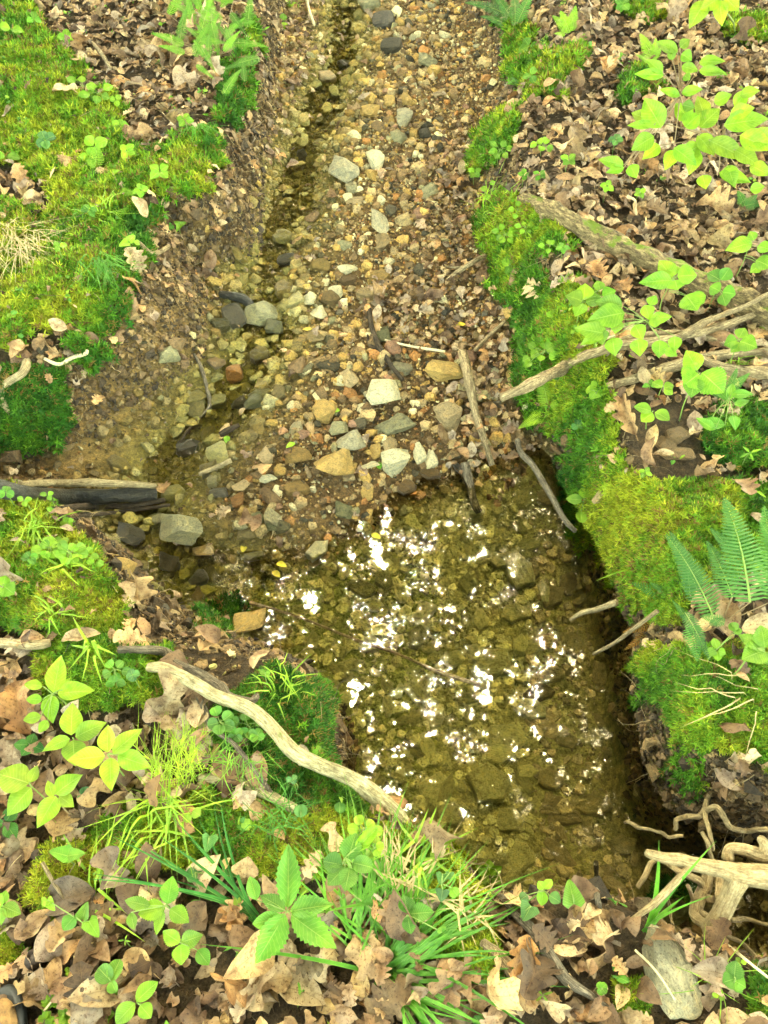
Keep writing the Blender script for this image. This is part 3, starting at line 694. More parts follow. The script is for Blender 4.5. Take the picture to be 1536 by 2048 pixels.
for k, (u, v, w, h, rot, lab) in enumerate(SUNK):
    c = 'olive' if u < 1090 else 'oliveshade'  # right-hand slabs take the tone with the deep shade put into it
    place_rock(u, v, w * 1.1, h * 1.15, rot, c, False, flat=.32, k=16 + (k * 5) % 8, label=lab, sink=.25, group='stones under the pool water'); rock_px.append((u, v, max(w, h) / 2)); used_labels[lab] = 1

# random stones: 300 largest kept as objects, the rest one body of gravel
def cand(n, x0, x1, y0, y1):
    x = RNG.uniform(x0, x1, n); y = RNG.uniform(y0, y1, n); return x, y
def stone_cols(n, u, v, dpl, dtl):
    pal = np.array([C['cream'], C['ochre'], C['tan'], C['brown'], C['dark'], C['greygreen'], C['orange'], C['slate'], C['pink'], C['grey']])
    pr = np.array([.07, .20, .24, .24, .10, .03, .06, .01, .03, .02]); pr = pr / pr.sum()
    ci = RNG.choice(len(pal), n, p=pr); c = pal[ci] * RNG.uniform(.5, 1.05, (n, 1)) * np.array([1, .95, .85])
    wetside = np.clip(sm(650 - u + (v - 500) * .1, 0, 300) * sm(v, 350, 800), 0, 1)[:, None]
    c = c * (1 - .5 * wetside)
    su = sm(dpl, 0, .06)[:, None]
    sc = np.where((u < 1060)[:, None], np.array([.39, .345, .12]), np.array([.30, .23, .10])) * RNG.uniform(.55, 1.3, (n, 1))  # right-hand sunken stones darker, the deep end's shade put into their colour
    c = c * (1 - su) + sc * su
    tr = (np.exp(-(dtl / .17) ** 2) * .8)[:, None]
    return c * (1 - tr) + np.array([.24, .205, .045]) * tr * RNG.uniform(.6, 1.3, (n, 1)), ci
names = ['cream', 'ochre', 'tan', 'brown', 'dark', 'grey-green', 'orange', 'slate', 'pink', 'grey']
x, y = cand(42000, -1.9, 2.0, -.1, 6.2)
z = gz(x, y); mo, to, u, v, s, d, fr = masks(x, y, z)
dpl = lookup(TDP, x, y); dtl = lookup(TDT, x, y)
dens = fbm(x * 2.5, y * 2.5, 201, 3)
size = np.exp(RNG.normal(math.log(.0136), .47, len(x))); size = np.clip(size, .006, .04)
size = np.where((dpl > .05), size * 1.22, size); size = np.where(s < .75, size * .75, size)
barren = 0
for p in sandp: barren = np.maximum(barren, sm(sdist(u, v, p), -10, 30))
pr = sm(s, .8, 1.) * (1 - mo) * (1 - .93 * barren) * (.35 + .9 * dens)
pr = pr * (1 - .6 * (dpl > 0) * sm(x, .42, .62))
pr = pr * np.where((u > 860) & (v < 560) & (v > 0), .62, 1) + (1 - sm(s, .8, 1.)) * np.maximum(sm(s, .05, .25), sm(sdist(u, v, SOILP), -10, 20)) * (1 - mo) * .30
keep = RNG.uniform(size=len(x)) < pr
rp = np.array(rock_px)
for a, b, r_ in rock_px: keep &= ((u - a) ** 2 + (v - b) ** 2) > (r_ * .75) ** 2
x, y, z, u, v, s, size, dpl, dtl = [a[keep] for a in (x, y, z, u, v, s, size, dpl, dtl)]
n = len(x); cols, ci = stone_cols(n, u, v, dpl, dtl); clod = (s < .75) & (RNG.uniform(size=n) < .85); cols = np.where(clod[:, None], np.array([.15, .095, .04]) * RNG.uniform(.45, 1.5, (n, 1)), cols)
_, _, dep = proj(np.stack([x, y, z], -1)); psz = size / dep
psz = np.where(clod | (u < 0) | (u > 1536) | (v < 0) | (v > 2048), 0, psz)
order = np.argsort(-psz); nbig = 300 - len(BIG) - len(SUNK); bigi = order[:nbig]; rest = order[nbig:]
shape_words = ['blocky', 'angular', 'rounded', 'flat', 'chipped', 'wedge-shaped']
for i in bigi:
    wet = bool(dpl[i] < .01 and (dtl[i] < .16 or dpl[i] > -.04 or u[i] < 420)); asp = random.uniform(.62, 1.0); fl = random.uniform(.45, .8)
    k = random.randrange(16) if dpl[i] < .02 and random.random() < .7 else random.randrange(16, 24)
    if dpl[i] > .02: fl = random.uniform(.25, .4)
    sz_ = 'larger' if size[i] > .03 else 'mid-sized' if size[i] > .024 else 'small'
    where = ('sunken' if dpl[i] > .02 else 'wet' if wet else 'dry')
    br_ = float(cols[i].sum()); lab = uniq('%s %s %s %s %s' % (sz_, where, names[ci[i]] if dpl[i] < .02 else ('pale olive' if br_ > .80 else 'olive' if br_ > .6 else 'dark olive' if br_ > .42 else 'brown'), (shape_words[k % 6] if k < 16 else 'flat'), 'sliver' if asp < .68 else 'stone' if asp < .85 else 'block'), u[i], v[i])
    sc = scale_at((x[i], y[i], z[i])); w = size[i] * 2 * sc
    place_rock(u[i], v[i], w * 1.1, w * asp * .75, random.uniform(0, 180), tuple(cols[i]), wet, flat=fl, k=k, label=lab, P=(x[i], y[i], z[i]),
               group='stones under the pool water' if dpl[i] > .02 else 'stones of the stream bed')
m = rest; n = len(m)
nrm = gnormal(x[m], y[m], .03); rot = rotmats(n, nrm, RNG.uniform(0, 6.28, n), .25)
scl = np.stack([size[m], size[m] * RNG.uniform(.55, 1, n), size[m] * RNG.uniform(.4, .8, n) * np.where(dpl[m] > 0, .55, 1)], -1)
loc = np.stack([x[m], y[m], z[m] + scl[:, 2] * .45], -1)
pk_ = np.where((dpl[m] > 0) | (RNG.uniform(size=n) < .3), RNG.integers(12, 20, n), RNG.integers(0, 12, n))
o = scatter('gravel', MID, pk_, loc, rot, scl, cols[m], M['gravel'])
tag(o, 'loose small brown and ochre gravel covering the stream bed', 'gravel', kind='stuff')
# grit: the finest layer
x, y = cand(130000, -1.9, 2.0, -.1, 6.2); z = gz(x, y); mo, to, u, v, s, d, fr = masks(x, y, z); dpl = lookup(TDP, x, y); dtl = lookup(TDT, x, y)
barren = 0
for p in sandp: barren = np.maximum(barren, sm(sdist(u, v, p), -10, 30))
keep = RNG.uniform(size=len(x)) < sm(s, .6, 1) * (1 - mo) * (1 - .75 * barren) * (1 - .6 * sm(dpl, 0, .1)) + .5 * np.maximum(sm(s, .03, .2), sm(sdist(u, v, SOILP), -10, 20)) * (1 - sm(s, .6, 1)) * (1 - mo)
x, y, z, u, v, dpl, dtl, s = [a[keep] for a in (x, y, z, u, v, dpl, dtl, s)]; n = len(x)
size = RNG.uniform(.0028, .0075, n) * np.where(v < 700, 1.25, 1); cols, _ = stone_cols(n, u, v, dpl, dtl)
wl = (s < .8)[:, None]; cols = np.where(wl & (RNG.uniform(size=(n, 1)) < .8), np.array([.17, .11, .045]) * RNG.uniform(.5, 1.5, (n, 1)), cols)
rot = rotmats(n, gnormal(x, y, .03), RNG.uniform(0, 6.28, n), .5); scl = np.stack([size, size * RNG.uniform(.6, 1, n), size * RNG.uniform(.5, .9, n)], -1)
o = scatter('fine_gravel', LO, RNG.integers(0, len(LO), n), np.stack([x, y, z + size * .35], -1), rot, scl, cols, M['gravel'])
tag(o, 'fine brown grit between the stones of the stream bed', 'grit', kind='stuff')

# ------------------------------------------------------------------ leaves
def leaf_template(kind, seed=0, curl=.2, fold=.15, nseg=None):
    rr = random.Random(seed * 31 + hash(kind) % 7 if False else seed * 31 + len(kind) * 7)
    nseg = nseg or {'oak': 26, 'maple': 24, 'serrate': 22}.get(kind, 12)
    xs = [-1, -.55, 0, .55, 1]; V = []; U = []
    ph = rr.uniform(0, 6.28); c2 = rr.uniform(-1, 1) * curl; tw = rr.uniform(-1, 1) * curl * .8; rp1 = rr.uniform(0, 6); asym = rr.uniform(-.12, .12)
    for i in range(nseg + 1):
        t = i / nseg; e = math.sin(math.pi * min(1, t ** .85)) ** .8 if 0 < t < 1 else 0
        for xx in xs:
            sd_ = 1 if xx >= 0 else -1; tt_ = t + .02 * sd_
            if kind == 'oak':
                lob = .5 + .5 * math.cos(2 * math.pi * (tt_ * 4.2) + ph * .3 + sd_ * .5); w = .04 + (.20 * (lob ** .6) + .13) * (math.sin(math.pi * t ** 1.15) ** .55 if 0 < t < 1 else 0)
                if t < .12: w = .02
            elif kind == 'maple':
                lob = abs(math.cos(2 * math.pi * (t * 2.1 + .1 * sd_))) ** .7; w = (.08 + .45 * lob * math.sin(math.pi * t ** .7) ** .7) if 0 < t < 1 else .01
            elif kind == 'beech': w = .30 * e
            elif kind == 'serrate': w = .33 * (math.sin(math.pi * t ** .8) ** .9 if 0 < t < 1 else 0) * (1 + .09 * ((i % 2) * 2 - 1)) + .003
            elif kind == 'pointed': w = .34 * (math.sin(math.pi * t ** .72) if 0 < t < 1 else 0) ** 1.0 + .002
            elif kind == 'ellip': w = .30 * e
            elif kind == 'heart':
                w = .46 * ((1 - t) ** .65) * min(1, (t + .03) / .1) ** .5 if t < 1 else 0
            elif kind == 'round': w = .5 * math.sqrt(max(0, 1 - (2 * t - 1) ** 2))
            elif kind == 'lance': w = .10 * e
            elif kind == 'scrap': w = (.30 + .12 * math.sin(t * 9 + ph)) * (1 if 0.02 < t < .98 else .5)
            else: w = .3 * e
            w *= 1 + asym * sd_
            X = xx * w; Y = t
            if kind == 'heart' and t < .14: Y = t - .16 * abs(xx) ** 1.0 * (1 - t / .14)
            Z = fold * abs(X) * 1.4 - curl * .6 * (t - .45) ** 2 * 1.6 + c2 * X * X * 3 + tw * X * (t - .5) * 1.8
            Z += .02 * mnoise.noise(Vector((X * 5 + seed, Y * 5, seed * 1.3))) * 2 * min(curl / .3, 2)
            Z += .022 * curl / .2 * math.sin(t * 9 + rp1 + sd_ * X * 6) * min(1, abs(X) * 6) * (0.4 if kind in ('serrate', 'pointed', 'ellip', 'heart', 'round') else 1)
            V.append((X, Y, Z)); U.append((xx if w > .004 else 0, t))
    Fc = []
    for i in range(nseg):
        for j in range(4):
            a = i * 5 + j; b = a + 1; c_ = a + 6; d_ = a + 5; Fc += [(a, b, c_), (a, c_, d_)]
    return dict(V=np.array(V), F=np.array(Fc), U=np.array(U))
DEADK = [('oak', 6), ('beech', 6), ('ellip', 3), ('scrap', 7)]
DT = []; DN = []; DTL = []
for kd, cnt in DEADK:
    for q in range(cnt): 
        cu_, fo_ = random.uniform(.2, .8), random.uniform(-.2, .5)
        DT.append(leaf_template(kd, q + 3, curl=cu_, fold=fo_)); DN.append(kd)
        DTL.append(leaf_template(kd, q + 3, curl=cu_, fold=fo_, nseg={'oak': 17, 'maple': 12}.get(kd, 5)))
DC = np.array([[.36, .235, .11], [.23, .14, .07], [.42, .31, .17], [.16, .10, .055], [.28, .20, .13], [.44, .31, .14], [.10, .06, .03], [.32, .25, .17], [.36, .20, .08]])
DCN = ['tan', 'brown', 'pale buff', 'dark brown', 'greyish brown', 'golden tan', 'very dark', 'grey-beige', 'orange-brown']
DCP = np.array([.19, .16, .13, .12, .12, .06, .07, .10, .05])
leaf_me = {}
def leaf_mesh(key, tmpl, mat):
    if key not in leaf_me:
        o = mk('leaf', tmpl['V'], tmpl['F'], mat, smooth=True, uv=tmpl['U']); leaf_me[key] = o.data; bpy.data.objects.remove(o)
    return leaf_me[key]
# scattered fallen leaves
x = RNG.uniform(-2.9, 3.0, 80000); y = RNG.uniform(-.3, 6.0, 80000); z = gz(x, y); mo, to, u, v, s, d, fr = masks(x, y, z)
pile = [[(820,560),(900,520),(1000,560),(1040,680),(1000,800),(930,820),(880,720),(780,680),(700,600)], [(480,170),(560,130),(560,330),(470,330),(440,420),(400,420)],
        [(280,420),(380,400),(450,560),(350,560),(260,500)], [(860,720),(1040,700),(1080,900),(1000,1000),(900,960)], [(560,0),(640,0),(600,180),(540,200)], [(860,300),(940,250),(930,560),(860,540)]]
pf = 0
for p in pile: pf = np.maximum(pf, sm(sdist(u, v, p), -25, 20))
dpl = lookup(TDP, x, y)
bare = [(1230,900),(1260,760),(1400,820),(1420,960),(1260,980)]
bank = (1 - sm(s, .1, .5)) * (1 - .97 * sm(mo, .1, .6)) * .6
bank *= 1 - .75 * sm(sdist(u, v, bare), -10, 30)
soil = [(250,1240),(560,1210),(590,1340),(420,1400),(280,1300)]
bank *= 1 - .8 * sm(sdist(u, v, soil), -20, 10)
bank *= np.where(y < 1.0, 1.6, 1.)
pr = np.maximum(bank, pf * .62 * (1 - mo)) + (.035 * sm(s, .5, 1) + .06 * sm(s, .1, .3) * (1 - sm(s, .6, 1))) * (dpl < 0)
keep = RNG.uniform(size=len(x)) < pr
for a, b, r_ in rock_px:
    if r_ > 13: keep &= ((u - a) / r_) ** 2 + ((v - b) / r_) ** 2 > .65
x, y, z, u, v, s, mo = [a[keep] for a in (x, y, z, u, v, s, mo)]; n = len(x)
size = np.clip(np.exp(RNG.normal(math.log(.040), .42, n)), .018, .10)
size *= np.where(s > .4, .75, 1)
pick = RNG.integers(0, len(DT), n); cidx = RNG.choice(len(DC), n, p=DCP / DCP.sum()); cols = DC[cidx] * RNG.uniform(.8, 1.3, (n, 1))
lay = RNG.uniform(0, 1, n)
cols = np.where((RNG.uniform(size=n) < .18)[:, None], cols * .5, cols)
rot = rotmats(n, gnormal(x, y, .05), RNG.uniform(0, 6.28, n), .42)
loc = np.stack([x, y, z + .004 + lay * .03 * np.where(s > .4, .5, 1) + .014 * sm(s, .6, 1)], -1)
_, _, dep = proj(loc); psz = size / dep * (lay > .7) * ((u > 10) & (u < 1526) & (v > 10) & (v < 2040))
HAND_LEAVES = 34
order = np.argsort(-psz); bigi = order[:300 - HAND_LEAVES]; rest = order[300 - HAND_LEAVES:]
kn = {'oak': 'oak leaf', 'beech': 'ribbed leaf', 'ellip': 'oval leaf', 'scrap': 'leaf scrap'}
def dead_leaf(loc, R3, size, pk, col, label, group='fallen leaves of the banks'):
    o = bpy.data.objects.new('dead_leaf', leaf_mesh(('d', pk), DT[pk], M['dead'])); COL.objects.link(o)
    m4 = Matrix([list(R3[0]) + [loc[0]], list(R3[1]) + [loc[1]], list(R3[2]) + [loc[2]], [0, 0, 0, 1]]) @ Matrix.Scale(size, 4)
    o.matrix_world = m4; o.color = tuple(col) + (1,)
    tag(o, label, 'fallen leaf', group)
    if AUTO and label == AUTO[-1][1] + ' ' + AUTO[-1][2]: o['_d'] = AUTO[-1][3]
    return o
for i in bigi:
    q = 'curled' if pick[i] % 2 else 'flat'
    lab = uniq('%s %s %s %s' % ('large' if size[i] > .1 else 'mid-sized' if size[i] > .075 else 'small', q, DCN[cidx[i]], kn[DN[pick[i]]]), u[i], v[i])
    loc[i, 2] += .006
    dead_leaf(loc[i], rot[i], size[i] * 1.1, int(pick[i]), cols[i], lab)
o = scatter('leaf_litter', DTL, pick[rest], loc[rest], rot[rest], np.repeat(size[rest][:, None], 3, 1), cols[rest], M['deadv'], smooth=True, uvs=True)
tag(o, 'brown layered leaf litter covering the banks', 'leaf litter', kind='stuff')
def plane_leaf(name, P, nrm, ub, vb, ut, vt, tmpl, key, mat, col, parent=None, widthpx=None, lift=0., wfac=.34):
    """a leaf lying in the plane through P with normal nrm, running from pixel (ub,vb) to pixel (ut,vt)"""
    nrm = Vector(nrm).normalized(); P = Vector(P)
    def ip(u, v):
        d = Vector(ray(u, v).tolist()); t = (P - Vector(CAM)).dot(nrm) / d.dot(nrm); return Vector(CAM) + d * t
    B, T = ip(ub, vb), ip(ut, vt); Y = (T - B); Ln = Y.length; Y.normalize(); X = Y.cross(nrm).normalized(); Z = X.cross(Y)
    sxs = 1.0
    if widthpx:
        mid = (B + T) / 2; wm = widthpx / scale_at(mid); sxs = wm / (2 * wfac * Ln)
    m4 = Matrix(((X.x, Y.x, Z.x, B.x), (X.y, Y.y, Z.y, B.y), (X.z, Y.z, Z.z, B.z), (0, 0, 0, 1))) @ Matrix.Diagonal((Ln * sxs, Ln, Ln, 1))
    o = bpy.data.objects.new(name, leaf_mesh(key, tmpl, mat)); COL.objects.link(o)
    if parent: o.parent = parent; o.matrix_world = m4; o.matrix_parent_inverse = Matrix.Translation(-parent.location)
    else: o.matrix_world = m4
    if parent: o.matrix_basis = m4
    o.color = tuple(col) + (1,); return o
HL = [ # prominent fallen leaves: base px, tip px, width, kind, colour, label
 (1225,905,1180,940,60,'oak',2,'pale lobed leaf lying flat on the bare soil of the right bank'), (1275,880,1240,785,50,'oak',0,'long brown lobed leaf propped on the right bank near small green seedlings'),
 (1297,900,1312,845,30,'beech',5,'slim golden oval leaf beside the propped brown leaf'), (1350,905,1305,905,18,'beech',2,'small pale oval leaf on bare soil'),
 (1205,560,1185,520,60,'oak',8,'orange-brown lobed leaf left of the mossy fallen log'), (1260,585,1235,560,40,'oak',8,'orange-brown leaf near the log, right of a larger one'),
 (1040,590,1020,530,40,'oak',3,'dark brown drooping leaf over the right moss lip'), (1095,590,1050,565,50,'oak',2,'pale buff leaf folded on the right moss'),
 (1470,430,1395,400,75,'oak',0,'broad tan lobed leaf behind the mossy fallen log'), (1390,470,1330,440,60,'oak',0,'brown lobed leaf just above the mossy fallen log'), (1340,430,1290,410,50,'oak',3,'dark leaf above the mossy fallen log'),
 (1220,150,1200,110,50,'oak',8,'orange tan leaf upright near the top right moss'), (1250,120,1225,85,40,'oak',0,'pale orange leaf leaning near the top right moss'),
 (120,1280,200,1262,36,'beech',2,'pale ribbed leaf beside the near left branch'), (60,1480,20,1360,110,'oak',8,'broad orange-tan leaf at the left edge'), (40,1380,75,1440,30,'beech',1,'small brown leaf on the broad orange one'),
 (20,1540,30,1465,70,'scrap',7,'grey flaking leaf at the left edge'), (365,1500,430,1450,30,'beech',1,'curled ribbed brown leaf under the thin twig'), (360,1480,375,1390,34,'scrap',7,'grey-brown stiff leaf standing by the twig'),
 (200,1985,270,1910,46,'beech',2,'pale ribbed leaf lying diagonally at bottom left'),(155,2030,200,1965,40,'beech',2,'pale ribbed leaf partly under the clover'), (250,1900,300,1960,60,'beech',5,'golden ribbed leaf right of the bilobed green leaf'),
 (100,1980,115,1910,44,'beech',0,'brown oval leaf right of the round dark nut'), (495,2020,530,1920,56,'scrap',2,'very pale torn leaf below the five-leaved plant'), (620,1950,670,1900,60,'scrap',2,'pale torn leaf right of the five-leaved plant'),
 (460,1850,480,1790,50,'oak',0,'tan leaf stretched left of the five-leaved plant'), (440,1800,490,1870,44,'oak',8,'golden brown leaf under the sedge blades'), (680,1700,655,1640,32,'scrap',2,'pale leaf standing at the foot of the near moss'),
 (860,2010,960,1920,100,'oak',1,'very large brown oak leaf under the sedge blades'), (870,1900,800,1880,60,'beech',1,'brown oval leaf in the straw'), (605,1760,640,1700,46,'oak',2,'pale leaf right of the tallest green leaf'),
 (1385,1850,1425,1880,44,'beech',0,'ribbed tan leaf under the forked root'), (1160,1850,1140,1800,50,'oak',2,'pale leaf cluster by the water edge'), (280,170,295,195,40,'oak',8,'brown oak leaf on the left bank moss edge'),
]
for k, (ub, vb, ut, vt, w, kd, ci_, lab) in enumerate(HL):
    P = hit1((ub + ut) / 2, (vb + vt) / 2, .03); vw = (Vector(CAM) - P).normalized(); nr = Vector(gnormal(P.x, P.y, .06).tolist()) + vw * .45
    pk = [q for q, nme in enumerate(DN) if nme == kd][k % 3 ]
    o = plane_leaf('dead_leaf', P, nr, ub, vb, ut, vt, DT[pk], ('d', pk), M['dead'], DC[ci_] * random.uniform(.95, 1.15), widthpx=w * (.8 if kd == 'oak' else .95), wfac=.36)
    tag(o, lab, 'fallen leaf', 'fallen leaves of the banks'); used_labels[lab] = 1

# broken bits, needles and sprouts strewn over everything
def strew(n, kind, x0=-2.6, x1=2.8, y0=-.25, y1=5.5):
    x = RNG.uniform(x0, x1, n); y = RNG.uniform(y0, y1, n); z = gz(x, y); mo, to, u, v, s, d, fr = masks(x, y, z); dpl = lookup(TDP, x, y)
    return x, y, z, mo, s, dpl, u, v
x, y, z, mo, s, dpl, u, v = strew(30000, 0)
k = RNG.uniform(size=len(x)) < np.where(dpl > 0, .0, .30 + .35 * (fbm(x * 3, y * 3, 401, 2) > .5)) * (1 - .6 * sm(mo, .3, .6)) * (1 - .4 * sm(s, .5, 1)) * (1 - .6 * (s > .1) * (s < .8)); x, y, z, mo, s = [a[k] for a in (x, y, z, mo, s)]; n = len(x)
FR = [leaf_template('scrap', 40 + q, curl=.8, fold=.3, nseg=3) for q in range(4)] + [leaf_template('ellip', 44, .6, .3, nseg=3)]
cx_ = RNG.choice(len(DC), n, p=DCP / DCP.sum()); cols = DC[cx_] * RNG.uniform(.4, 1.15, (n, 1)); sz_ = RNG.uniform(.007, .024, n)
rot = rotmats(n, gnormal(x, y, .03), RNG.uniform(0, 6.28, n), .5)
o = scatter('leaf_fragments', FR, RNG.integers(0, 5, n), np.stack([x, y, z + .004 + .022 * sm(mo, .3, .7)], -1), rot, np.stack([sz_ * RNG.uniform(.5, 1, n), sz_, sz_], -1), cols, M['deadv'], True, True)
tag(o, 'crumbled brown leaf fragments strewn over banks and gravel', 'leaf fragments', kind='stuff')
x, y, z, mo, s, dpl, u, v = strew(14000, 1)
k = RNG.uniform(size=len(x)) < np.where(dpl > 0, .02, .42) * (1 - .5 * sm(s, .5, 1)) * (1 - .4 * sm(mo, .3, .6)); x, y, z, mo, s = [a[k] for a in (x, y, z, mo, s)]; n = len(x)
tv, tf = [], []
for q in range(5):
    t = q / 4
    for a in range(3): tv.append((.016 * math.cos(a * 2.094) + .06 * math.sin(t * 3.1), t - .5, .016 * math.sin(a * 2.094) + .03 * math.sin(t * 5)))
for q in range(4):
    for a in range(3):
        b = (a + 1) % 3; tf += [(q * 3 + a, q * 3 + b, q * 3 + b + 3), (q * 3 + a, q * 3 + b + 3, q * 3 + a + 3)]
NT = dict(V=np.array(tv), F=np.array(tf)); sz_ = np.exp(RNG.normal(math.log(.035), .5, n)); wd_ = RNG.uniform(.022, .07, n)
cols = np.array([[.30, .21, .10], [.10, .065, .035], [.42, .33, .17], [.18, .12, .06]])[RNG.integers(0, 4, n)] * RNG.uniform(.6, 1.2, (n, 1))
o = scatter('twig_litter', [NT], np.zeros(n, int), np.stack([x, y, z + .006 + RNG.uniform(0, .02, n) * (s < .4)], -1), rotmats(n, gnormal(x, y, .05), RNG.uniform(0, 6.28, n), .2), np.stack([wd_, sz_, wd_], -1), cols, M['gravel'], True)
tag(o, 'fine twigs, needles and dry stalks strewn over the ground', 'twig litter', kind='stuff')
x, y, z, mo, s, dpl, u, v = strew(2400, 2)
k = RNG.uniform(size=len(x)) < (fbm(x * 2.5, y * 2.5, 411, 3) > .52) * (s < .3) * np.where(v > 1300, .5, .8); x, y, z, mo, s = [a[k] for a in (x, y, z, mo, s)]; n = len(x)
xs_, ys_, an = [], [], []
for q in range(5):
    xs_.append(x + RNG.normal(size=n) * .006); ys_.append(y + RNG.normal(size=n) * .006); an.append(RNG.uniform(0, 6.28, n))
x = np.concatenate(xs_); y = np.concatenate(ys_); n = len(x); z = gz(x, y)
SP = [leaf_template('ellip', 50, .3, .3, nseg=5), leaf_template('round', 51, .3, .2, nseg=5), leaf_template('lance', 52, .5, .2, nseg=5)]
cols = np.array([[.18, .38, .03], [.09, .26, .03], [.26, .42, .03]])[RNG.integers(0, 3, n)] * RNG.uniform(.7, 1.15, (n, 1)); sz_ = RNG.uniform(.010, .024, n)
o = scatter('ground_cover', SP, RNG.integers(0, 3, n), np.stack([x, y, z + RNG.uniform(.012, .035, n)], -1), rotmats(n, gnormal(x, y, .05), np.concatenate(an), .35), np.repeat(sz_[:, None], 3, 1), cols, M['livev'], True, True)
tag(o, 'tiny green sprouts growing through moss and leaf litter', 'ground cover', kind='stuff')

# crumbs of earth and hanging fine roots on the cut faces of the banks
def wall_points(n, lo=.02, hi=.9):
    a_ = np.diff(GX)[None, :] * np.diff(GY)[:, None]; gx_ = np.diff(TZ, axis=1)[:-1] / np.diff(GX)[None]; gy_ = np.diff(TZ, axis=0)[:, :-1] / np.diff(GY)[:, None]
    S_ = TS[:-1, :-1]; X_, Y_ = np.meshgrid(GX[:-1], GY[:-1])
    w_ = a_ * np.sqrt(1 + gx_ ** 2 + gy_ ** 2) * (S_ > lo) * (S_ < hi) * (1 - sm(MOSSG[:-1, :-1], .3, .6)) * (np.abs(X_) < 2.6) * (Y_ < 6) * (Y_ > -.3)
    c_ = RNG.choice(w_.size, n, p=(w_ / w_.sum()).ravel()); j_, i_ = np.unravel_index(c_, w_.shape)
    x = GX[i_] + RNG.uniform(size=n) * np.diff(GX)[i_]; y = GY[j_] + RNG.uniform(size=n) * np.diff(GY)[j_]
    return x, y, gz(x, y), gnormal(x, y, .015)
n = 42000; x, y, z, nn_ = wall_points(n); sz_ = np.exp(RNG.normal(math.log(.0048), .55, n))
cols = np.array([[.16, .10, .045], [.09, .058, .028], [.24, .16, .07], [.05, .035, .02]])[RNG.integers(0, 4, n)] * RNG.uniform(.6, 1.3, (n, 1))
o = scatter('soil_crumbs', LO, RNG.integers(0, 10, n), np.stack([x, y, z], -1) + nn_ * (sz_ * .3)[:, None], rotmats(n, nn_, RNG.uniform(0, 6.28, n), .4), np.stack([sz_, sz_ * .8, sz_ * .7], -1), cols, M['gravel'])
tag(o, 'crumbling brown earth on the cut faces of the banks', 'soil', kind='stuff')
n = 900; x, y, z, nn_ = wall_points(n, .0, .7); Vr, Fr_, Cr = [], [], []
for q in range(n):
    p = Vector((x[q], y[q], z[q])); d = Vector(nn_[q].tolist()) * .5 + Vector((RNG.normal() * .6, RNG.normal() * .6, -.3)); r0 = float(RNG.uniform(.0006, .0019)); m_ = int(RNG.integers(5, 11)); cc = np.array([.38, .29, .15]) * RNG.uniform(.35, 1.2)
    i0 = len(Vr)
    for e in range(m_ + 1):
        rr_ = r0 * (1 - e / (m_ + 1)); dn = d.normalized(); s1 = dn.orthogonal().normalized(); s2 = dn.cross(s1)
        for a in range(3): Vr.append(p + (s1 * math.cos(a * 2.094) + s2 * math.sin(a * 2.094)) * rr_); Cr.append(cc)
        d = (d + Vector((RNG.normal() * .45, RNG.normal() * .45, -.12 + RNG.normal() * .3)) * .8).normalized(); p = p + d * .014
        g_ = float(gz(p.x, p.y)) + .003
        if p.z < g_: p.z = g_
    for e in range(m_):
        for a in range(3):
            b = (a + 1) % 3; k0 = i0 + e * 3; Fr_ += [(k0 + a, k0 + b, k0 + b + 3), (k0 + a, k0 + b + 3, k0 + a + 3)]
o = mk('fine_roots', np.array([list(v_) for v_ in Vr]), np.array(Fr_), M['gravel'], col=np.array(Cr))
tag(o, 'tangle of fine hair roots hanging from the cut banks', 'fine roots', kind='stuff')

# ------------------------------------------------------------------ moss sprigs
cellA = (np.diff(GX)[None, :] * np.diff(GY)[:, None])
zx = np.diff(TZ, axis=1)[:-1] / np.diff(GX)[None]; zy = np.diff(TZ, axis=0)[:, :-1] / np.diff(GY)[:, None]
area = cellA * np.sqrt(1 + zx ** 2 + zy ** 2)
cx = (GX[:-1] + GX[1:]) / 2; cy = (GY[:-1] + GY[1:]) / 2; CX, CY = np.meshgrid(cx, cy)
cu, cv, cdp = proj(np.stack([CX, CY, TZ[:-1, :-1]], -1).reshape(-1, 3)); cu = cu.reshape(CX.shape); cv = cv.reshape(CX.shape); cdp = cdp.reshape(CX.shape)
vis = (cu > -250) & (cu < 1786) & (cv > -200) & (cv < 2250) & (cdp > .5)
wgt = (area * sm(MOSSG[:-1, :-1], .25, .7) * vis / np.maximum(cdp, .9) ** 2).ravel(); wgt /= wgt.sum()
NS = 200000
ci = RNG.choice(len(wgt), NS, p=wgt); jj, ii = np.unravel_index(ci, CX.shape)
x = GX[ii] + RNG.uniform(size=NS) * np.diff(GX)[ii]; y = GY[jj] + RNG.uniform(size=NS) * np.diff(GY)[jj]; z = gz(x, y)
_, _, dep = proj(np.stack([x, y, z], -1)); tn = lookup(TONEG, x, y); nrm = gnormal(x, y, .012)
szs = np.clip(.0068 * dep, .010, .028) * RNG.uniform(.7, 1.4, NS) * (1 + .25 * (fbm(x * 20, y * 20, 88, 2) - .5))
K = 5
up = nrm * .8 + np.array([0, 0, .5]) + RNG.normal(size=(NS, 3)) * .25; up /= np.linalg.norm(up, axis=1, keepdims=True)
t1 = np.cross(up, RNG.normal(size=(NS, 3))); t1 /= np.linalg.norm(t1, axis=1, keepdims=True); t2 = np.cross(up, t1)
P0 = np.stack([x, y, z], -1)
ang = (np.arange(K) / K * 2 * math.pi)[None] + RNG.uniform(0, 6.28, (NS, 1)) + RNG.normal(size=(NS, K)) * .3
elev = RNG.uniform(.15, 1.1, (NS, K))
dirs = (t1[:, None] * np.cos(ang)[..., None] + t2[:, None] * np.sin(ang)[..., None]) * np.cos(elev)[..., None] + up[:, None] * np.sin(elev)[..., None]
